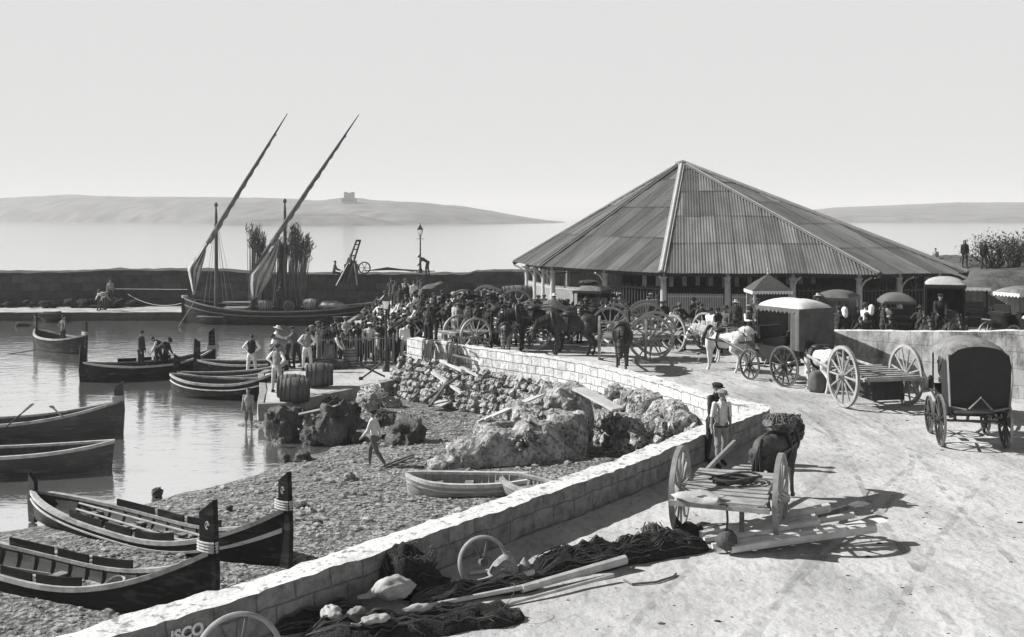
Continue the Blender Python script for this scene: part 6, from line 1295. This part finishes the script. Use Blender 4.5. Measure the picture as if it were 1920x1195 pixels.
# ================================================================ NETS, SPARS AND CLUTTER ON THE ROAD
mNET = M('tarred_net', .02, .95, .7, 14, 1., 40, .05); mSPR = M('bleached_spar', .42, .75, .25, 3, .2)
def heap(name, pts, wd, ht, label, cat, mat, loops=0, seed=0, rl_=.2, lm=None):
    """a heaped pile following a line on the ground, with rope or net loops standing out of it"""
    P = smooth_path([(p.x, p.y, 0) for p in pts], .12); mb = MB(); rings = []; n_ = len(P); rng = random.Random(seed); o = Vector((P[0].x, P[0].y, 1.6))
    for i, p in enumerate(P):
        d = (P[min(i + 1, n_ - 1)] - P[max(i - 1, 0)]).normalized(); nn = Vector((-d.y, d.x, 0)); f = i / (n_ - 1); ev = min(1, 6 * f, 6 * (1 - f)) ** .6; ring = []
        for j in range(15):
            a = -1 + 2 * j / 14; q = p + nn * a * wd * (.75 + .5 * noise.noise(Vector((i * .12 + seed, 0, a > 0)))) * (ev * .8 + .2); v = Vector((q.x, q.y, 0)); k = .55 + .9 * abs(noise.noise(v * 3.3)) + .5 * abs(noise.noise(v * 9))
            ring.append(Vector((q.x, q.y, 1.58 + ht * ev * k * (1 - a * a) ** .7 + (.03 * noise.noise(v * 25) if abs(a) < .95 else -.03))) - o)
        rings.append(ring)
    mb.loft(rings)
    for k in range(loops // 2):
        a0 = rng.uniform(-.85, .85); i0 = rng.randrange(0, max(1, n_ - 12)); i1 = min(n_, i0 + rng.randrange(10, 40)); S = []; ph = rng.uniform(0, 6)
        for i in range(i0, i1):
            a = max(-.95, min(.95, a0 + .14 * math.sin(i * .22 + ph))); p = P[i]; d = (P[min(i + 1, n_ - 1)] - P[max(i - 1, 0)]).normalized(); nn = Vector((-d.y, d.x, 0)); f = i / (n_ - 1); ev = min(1, 6 * f, 6 * (1 - f)) ** .6; q = p + nn * a * wd * (.75 + .5 * noise.noise(Vector((i * .12 + seed, 0, a > 0)))) * (ev * .8 + .2); v = Vector((q.x, q.y, 0)); kk = .55 + .9 * abs(noise.noise(v * 3.3)) + .5 * abs(noise.noise(v * 9))
            S.append(Vector((q.x, q.y, 1.6 + ht * ev * kk * (1 - a * a) ** .7 + .004)) - o)
        if len(S) > 3: mb.tube(S, .009, 4, 1 if lm else 0)
    for k in range(loops // 5):
        i = rng.randrange(2, n_ - 2); p = P[i] + Vector((rng.gauss(0, wd * .4), rng.gauss(0, wd * .4), 1.6 + ht * rng.uniform(.5, .95))) - o; r_ = rl_ * rng.uniform(.5, 1.2); t1 = Vector((rng.gauss(0, 1), rng.gauss(0, 1), rng.gauss(0, .2))).normalized(); t2 = t1.cross(Vector((rng.gauss(0, .5), rng.gauss(0, .5), 1))).normalized(); a0 = rng.uniform(0, 6)
        mb.tube([p - Vector((0, 0, .03)) + t1 * r_ * math.cos(a0 + q * .35) + t2 * r_ * math.sin(a0 + q * .35) + Vector((0, 0, .02 * math.sin(q))) for q in range(rng.randrange(7, 12))], .005, 4, 1 if lm else 0)
    return tag(mb.build(name, [mat, lm] if lm else mat, smooth=60, loc=o), label, cat)
heap('fishing_net', [G(1330, 1030), G(1240, 1036), G(1150, 1052), G(1060, 1066), G(985, 1085)], .5, .34, 'long dark heap of fishing net between the oars and the wicker cones', 'fishing net', mNET, 70, 1, lm=M('worn_rope', .07, .9, .4, 20, .2))
heap('fishing_net', [G(1010, 1100), G(930, 1110), G(850, 1122), G(770, 1140)], .34, .22, 'dark net laid over the bleached spars below the cart hoop', 'fishing net', mNET, 50, 2, lm=M('worn_rope'))
heap('fishing_net', [G(985, 1160), G(900, 1164), G(800, 1176), G(690, 1190), G(560, 1205)], .5, .26, 'flat dark heap at the bottom edge of the road', 'fishing net', mNET, 40, 3, lm=M('worn_rope'))  # low dark heap with strands along the bottom edge
heap('fishing_net', [G(690, 1150), G(640, 1160), G(560, 1172), G(500, 1190)], .34, .24, 'dark net heaped against the parapet beside the white sacks', 'fishing net', mNET, 34, 5, lm=M('worn_rope'))
# tall bundle with white cloth
bl = G(768, 1108); mb = MB(); mb.blob((0, 0, .22), (.4, .36, .42), 17, .55, 3, 1.9, flatb=.26); mb.blob((.2, -.1, .1), (.42, .3, .2), 19, .5, 3, 2.); mb.blob((-.12, .05, .45), (.2, .2, .2), 21, .5, 3, 2.); rng = random.Random(5)
for k in range(46):
    a = rng.uniform(0, 6.28); z = rng.uniform(.1, .62); r_ = .4 * (1 - max(0, z - .2) ** 1.4); q = Vector((r_ * math.cos(a), r_ * math.sin(a), z)); mb.tube([q - Vector((0,0,.04)), q + Vector((.06 * math.cos(a + 1), .06 * math.sin(a + 1), .02)), q + Vector((.16 * math.cos(a + 1.5), .16 * math.sin(a + 1.5), -.04)), q + Vector((.2 * math.cos(a + 1.8), .2 * math.sin(a + 1.8), -.16))], .008, 5, 1)
tag(mb.build('net_bundle', [mNET, M('worn_rope')], smooth=60, loc=bl), 'tall roped bundle of net by the parapet behind a white sack', 'net bundle')
def wsack(p, d, label, seed, mat='white', rz=0, tail=True):
    mb = MB(); mb.blob((0, 0, d[2] * .8), d, seed, .22, 4, 1.2)
    if tail: mb.tube([(-d[0] * .8, 0, d[2] * .7), (-d[0] * 1.25, -.03, d[2] * .35), (-d[0] * 1.7, -.02, .05)], [d[2] * .55, d[2] * .3, d[2] * .18], 8)
    for v in mb.v: v += Vector((0, 0, 1)) * .02 * noise.noise(Vector((v.x * 9, v.y * 22, seed))) + noise.noise_vector(v * 14) * .012
    return tag(mb.build('cloth_sack', CL['lgrey' if mat == 'white' else 'grey'], smooth=60, loc=p, rz=rz), label, 'sack', 'pale sacks among the nets')
wsack(G(738, 1140) + Vector((0, 0, .16)), (.3, .19, .15), 'plump white sack lying against the roped net bundle', 3, rz=.35); wsack(G(668, 1176) + Vector((0, 0, .1)), (.15, .11, .09), 'pale sack half buried in dark net by the parapet', 5, 'lgrey', 1.0, False); wsack(G(622, 1186) + Vector((0, 0, .16)), (.18, .14, .1), 'white corner of cloth sticking out of the dark net', 6, rz=2.0, tail=False); wsack(G(705, 1196) + Vector((0, 0, .2)), (.2, .1, .05), 'flat white cloth on the ground at the bottom edge', 7, rz=.5); wsack(G(785, 1174) + Vector((0, 0, .2)), (.2, .06, .05), 'narrow strip of white cloth on the flat dark heap', 8, rz=.3, tail=False)
# cart hoop, wicker cones, odd bundles
def hoop(p, Rw, rz, label, tilt=0):
    t = thing('cart_wheel', label, 'wheel', p, rz, 'old cart wheels lying among the nets'); t.rotation_euler = (tilt, 0, rz); mb = MB(); mb.tube([(Rw * math.cos(a), 0, Rw * .75 + Rw * math.sin(a)) for a in [q * math.pi / 24 for q in range(48)]], .032, 6, closed=True); mb.build('rim', mWW, t, smooth=60)
    for k in range(2): a = R(75 + 40 * k); mb = MB(); mb.tube([(0, 0, Rw * .75), (Rw * .95 * math.cos(a), 0, Rw * .75 + Rw * .95 * math.sin(a))], .02, 6); mb.build('spoke', mWD, t)
    mb = MB(); mb.lathe([(.05, -.1), (.07, 0), (.05, .1)], 10, Matrix.Translation((0, 0, Rw * .75)) @ Matrix.Rotation(R(90), 4, 'X')); mb.build('hub', mWD, t); return t
hoop(G(908, 1090), .36, R(18), 'bare wheel rim propped upright beside the wicker cones', R(-12)); hoop(G(452, 1305), .5, R(30), 'bare wheel rim leaning on the parapet at the bottom edge', R(-14))
def cone(p, r, h, label, tilt=0):
    mb = MB(); mb.lathe([(r, 0), (r * 1.02, h * .12), (r * .82, h * .45), (r * .5, h * .75), (r * .2, h * .93), (r * .1, h)], 18); 
    for k in range(9): f = k / 9; mb.tube([((r * (1.03 - f * .75)) * math.cos(a), (r * (1.03 - f * .75)) * math.sin(a), h * (.06 + f * .82)) for a in [q * math.pi / 10 for q in range(20)]], .008, 4, closed=True)
    o = mb.build('fish_trap', M('wicker', .2, .9, .4, 18, .6, 40, .02), smooth=50, loc=p); o.rotation_euler = (0, tilt, 0); return tag(o, label, 'fish trap', 'wicker fish traps on the net')
cone(G(944, 1082), .24, .38, 'bigger wicker cone trap standing beside the bare wheel rim', .2); cone(G(986, 1078), .13, .26, 'smaller wicker cone trap standing by the big one', -.1)
mb = MB(); mb.blob((0, 0, .1), (.24, .2, .2), 23, .35, 3); mb.tube([(-.1, 0, .2), (-.2, .02, .34), (-.24, .02, .46)], [.07, .06, .015], 7, flat=.5); mb.tube([(.1, 0, .2), (.24, .02, .27), (.38, .02, .27)], [.07, .05, .012], 7, flat=.5); tag(mb.build('tied_bundle', CL['black'], smooth=60, loc=G(1290, 1012)), 'black tied bundle with two pointed ends below the bleached cart', 'bundle')
mb = MB(); mb.blob((0, 0, .1), (.2, .17, .2), 27, .35, 3); 
for k in range(5): mb.tube([(-.2 + .1 * k, -.19, .02), (-.15 + .08 * k, -.1, .27), (-.1 + .06 * k, .05, .31)], .012, 5)
tag(mb.build('tied_bundle', M('checked_cloth', .06, .9, .6, 9, .4), smooth=60, loc=G(1222, 1016)), 'small round bundle of dark cloth at the head of the net heap', 'bundle')
heap('straw_heap', [G(1450, 985), G(1400, 992), G(1335, 1000), G(1310, 1003)], .22, .12, 'scattered straw and weed under the tail of the bleached cart', 'straw', M('fodder_straw', .12, .95, .6, 20, .8), 60, 4, .1, lm=M('pale_straw', .3, .9, .4, 20, .2))
# oars and spars
OA = [((1320, 1012), (1600, 966), .055, .2, 'slim spar between the round ended one and the long oar', 0), ((1335, 1024), (1585, 992), .06, .18, 'spar half under the bent one in the fan of oars', 0), ((1312, 1004), (1553, 952), .085, .2, 'thick bleached spar lying uppermost under the cart', 0), ((1325, 1010), (1530, 970), .065, .2, 'spar lying second from the cart in the fan of oars', 0), ((1345, 1014), (1535, 980), .075, .22, 'spar with a rounded end in the middle of the fan', 0),
      ((1350, 1022), (1660, 974), .06, .22, 'long oar with a flat blade reaching furthest along the road', .95), ((1370, 1030), (1640, 990), .08, .16, 'bent bleached spar nearest the viewer in the fan of oars', 0), ((1470, 985), (1622, 942), .055, .1, 'dark oar pointing away beyond the fan of pale spars', .5)]
for i, ((a0, a1), (b0, b1), r_, z_, lb, bld) in enumerate(OA):
    a = G(a0, a1, 1.72); b = G(b0, b1, 1.74 + z_); oar(a, b, lb, 'oar' if bld else 'spar', 'oars and spars on the road', r_ * 1.05, bld, mSPR if i < 7 else mWD, 'oar' if bld else 'spar', .14)
for (a0, a1), (b0, b1), r_, lb in (((978, 1114), (1172, 1066), .075, 'stout bleached spar across the road side of the net heap'), ((800, 1132), (1000, 1086), .045, 'bleached spar running under the dark net toward the wheel rim'), ((760, 1150), (1010, 1108), .04, 'thin spar under the net over the road'), ((880, 1080), (1060, 1062), .035, 'thin spar lying behind the wicker cones'), ((930, 1143), (1150, 1090), .03, 'crooked thin pole lying nearest the bare road')):
    oar(G(a0, a1) + Vector((0, 0, r_)), G(b0, b1) + Vector((0, 0, r_ + .06)), lb, 'spar', 'oars and spars on the road', r_, 0, mSPR, 'spar')
rope([G(1170, 1090) + Vector((0, 0, .02)), G(1185, 1098) + Vector((0, 0, .02)), G(1230, 1094) + Vector((0, 0, .02)), G(1262, 1084) + Vector((0, 0, .02)), G(1268, 1078) + Vector((0, 0, .02))], 'dark rope end curling on the bare road', 'rope', .018, mROPE)
# nets and ropes hung on the parapet, timber on the rubble
def hung(px, py, wpx, n_, label, seed, drop=.9):
    rng = random.Random(seed); c = Q(px, py, (CZ - 2.26) * F / (py - HOR)); mb = MB(); w_ = wpx / F * c.y; d = Vector((.66, -.75, 0)); nn = Vector((-.75, -.66, 0))
    for k in range(n_):
        x = rng.uniform(-.5, .5) * w_; L_ = drop * rng.uniform(.5, 1.0); x2 = x + rng.uniform(-.12, .12); P = [d * x - nn * .3 + Vector((0, 0, .0)), d * x + nn * .04 + Vector((0, 0, .04)), d * lerp(x, x2, .3) + nn * .09 + Vector((0, 0, -.2)), d * x2 + nn * .1 + Vector((0, 0, -L_)), d * (x2 + .05) + nn * .11 + Vector((0, 0, -L_ - .03)), d * (x2 + .1) + nn * .1 + Vector((0, 0, -L_ + .25)), d * (x2 + .08) + nn * .05 + Vector((0, 0, -.1))]
        mb.tube(smooth_path(P, .1), .02, 5)
    tag(mb.build('hanging_ropes', M('net_rope', .07, .95, .5, 20, .5), loc=c), label, 'ropes', 'ropes hung over the parapet')
hung(806, 640, 36, 22, 'tangle of ropes hung over the very end of the far parapet', 1, .75); hung(850, 646, 32, 20, 'second tangle of ropes hung over the far parapet, beside the first', 2, .8)
def plank(a, b, w_, h_, label, mat=mSPR, w2=None, name='plank', up=None):
    a = Vector(a); b = Vector(b); mb = MB(); mb.bar(a - a, b - a, w_, h_, w2=w2); return tag(mb.build(name, mat, loc=a), label, 'timber', 'timber lying on the rubble slope')
onf = onface
def onface(px, py): return onf(px, py, .12) + Vector((-.17, -.15, .06))
plank(onface(832, 682), onface(880, 703), .16, .1, 'bleached forked timber lying high on the rubble slope', w2=.3); plank(onface(872, 685), onface(880, 706), .16, .16, 'short arm of the forked timber', w2=.22); plank(onface(878, 701), onface(906, 714), .07, .07, 'thin tail of timber right of the forked one')
plank(onface(822, 706), onface(876, 746), .24, .08, 'broad pale board sliding down the rubble slope', w2=.14); plank(onface(803, 762), onface(870, 714), .07, .09, 'dark trestle leg crossing the broad pale board', mWD); plank(onface(815, 770), onface(850, 722), .09, .09, 'second dark trestle leg below the broad board', mWD); plank(onface(825, 770), onface(845, 760), .5, .05, 'square pale panel at the foot of the trestle')
for k, (x0, y0, x1, y1) in enumerate(((858, 668, 935, 688), (888, 660, 952, 692), (900, 668, 950, 690))): plank(onface(x0, y0), onface(x1, y1), .13, .05, ['flat bundle of laths on the wall ledge, lower one', 'fan of laths slanting on the wall ledge, upper one', 'short lath between the two fans on the wall ledge'][k])
for k in range(3): plank(Q(895 + k * 14, 788 - k * 5 + 4, 30.9), Q(1000 + k * 10, 744 - k * 2, 31.9), .07, .05, ['lowest of three poles leaning up the big rock', 'middle one of three poles leaning up the big rock', 'uppermost of three poles leaning up the big rock'][k])
for k in range(2): plank(G(722, 878 - k * 6, .45), G(775, 856 - k * 4, .55), .06, .04, ['lower pole lying on the shingle behind the walking boy', 'upper pole lying on the shingle behind the walking boy'][k], mWD)
plank(Q(1085, 728, 31.9), Q(1158, 768, 30.6), .5, .06, 'wide bleached board leaning from the big rock over the hollow', w2=.42)
# painted letters low on the parapet
tc_ = bpy.data.curves.new('painted_letters', 'FONT'); tc_.body = 'ISCO'; tc_.size = .2; tc_.extrude = .002; tc_.offset = .008; tc_.align_x = 'RIGHT'
tmp = bpy.data.objects.new('tmp', tc_); COL.objects.link(tmp); DG().update(); tme = bpy.data.meshes.new_from_object(tmp.evaluated_get(DG())); bpy.data.objects.remove(tmp)
tme.materials.append(M('letter_paint', .6, .8, .2, 6, 0)); a = Vector((-4.6, 12.5, 0)); d = (Vector((-2.81, 14.47, 0)) - a).normalized(); tl_ = link('painted_letters', tme, pw_)
xx = d; zz = Vector((d.y, -d.x, 0)); tl_.matrix_local = Matrix.Translation(a + d * 1.2 + zz * .06 + Vector((0, 0, 1.93))) @ Matrix((xx, Vector((0, 0, 1)), zz)).transposed().to_4x4()
# ================================================================ BUSHES
rng = random.Random(17); mLEAF = M('oleander_leaf', .05, .8, .5, 3, 0)
def bush(p, rx, rz, label, n_=2600):
    t = thing('bush', label, 'bush', p, group='bushes on the bank'); mb = MB(); ms = MB()
    cl = [(Vector((rng.gauss(0, rx * .45), rng.gauss(0, rx * .3), rz * rng.uniform(.45, 1.0))), rng.uniform(.28, .55) * rz) for _ in range(16)]
    for k in range(n_):
        c, r_ = rng.choice(cl); q = c + Vector((rng.gauss(0, r_ * .55), rng.gauss(0, r_ * .55), rng.gauss(0, r_ * .5))); u = Vector((rng.gauss(0, 1), rng.gauss(0, 1), rng.gauss(0, 1))).normalized(); v_ = u.cross(Vector((0, 0, 1.01))).normalized(); s = rng.uniform(.05, .11)
        mb.add([q - u * s, q + v_ * s * .4, q + u * s, q - v_ * s * .4], [(0, 1, 2, 3)])
    for c, r_ in cl: ms.tube([(c.x * .2, c.y * .2, -.3), (c.x * .6, c.y * .6, c.z * .5), c], [.06, .04, .015], 5)
    mb.build('foliage', mLEAF, t); ms.build('stem', mDKW, t)
for px, Y, rx, rz, lb in ((1868, 62, .9, 1.5, 'leafy bush on the bank behind the two dark figures'), (1902, 61, 1.0, 1.55, 'leafy bush on the bank nearer the picture edge'), (1945, 61, 1.2, 1.6, 'outermost leafy bush on the bank')):
    p = AT(px, Y); p.z = zbank(p.x, p.y) - .1; bush(p, rx, rz, lb)
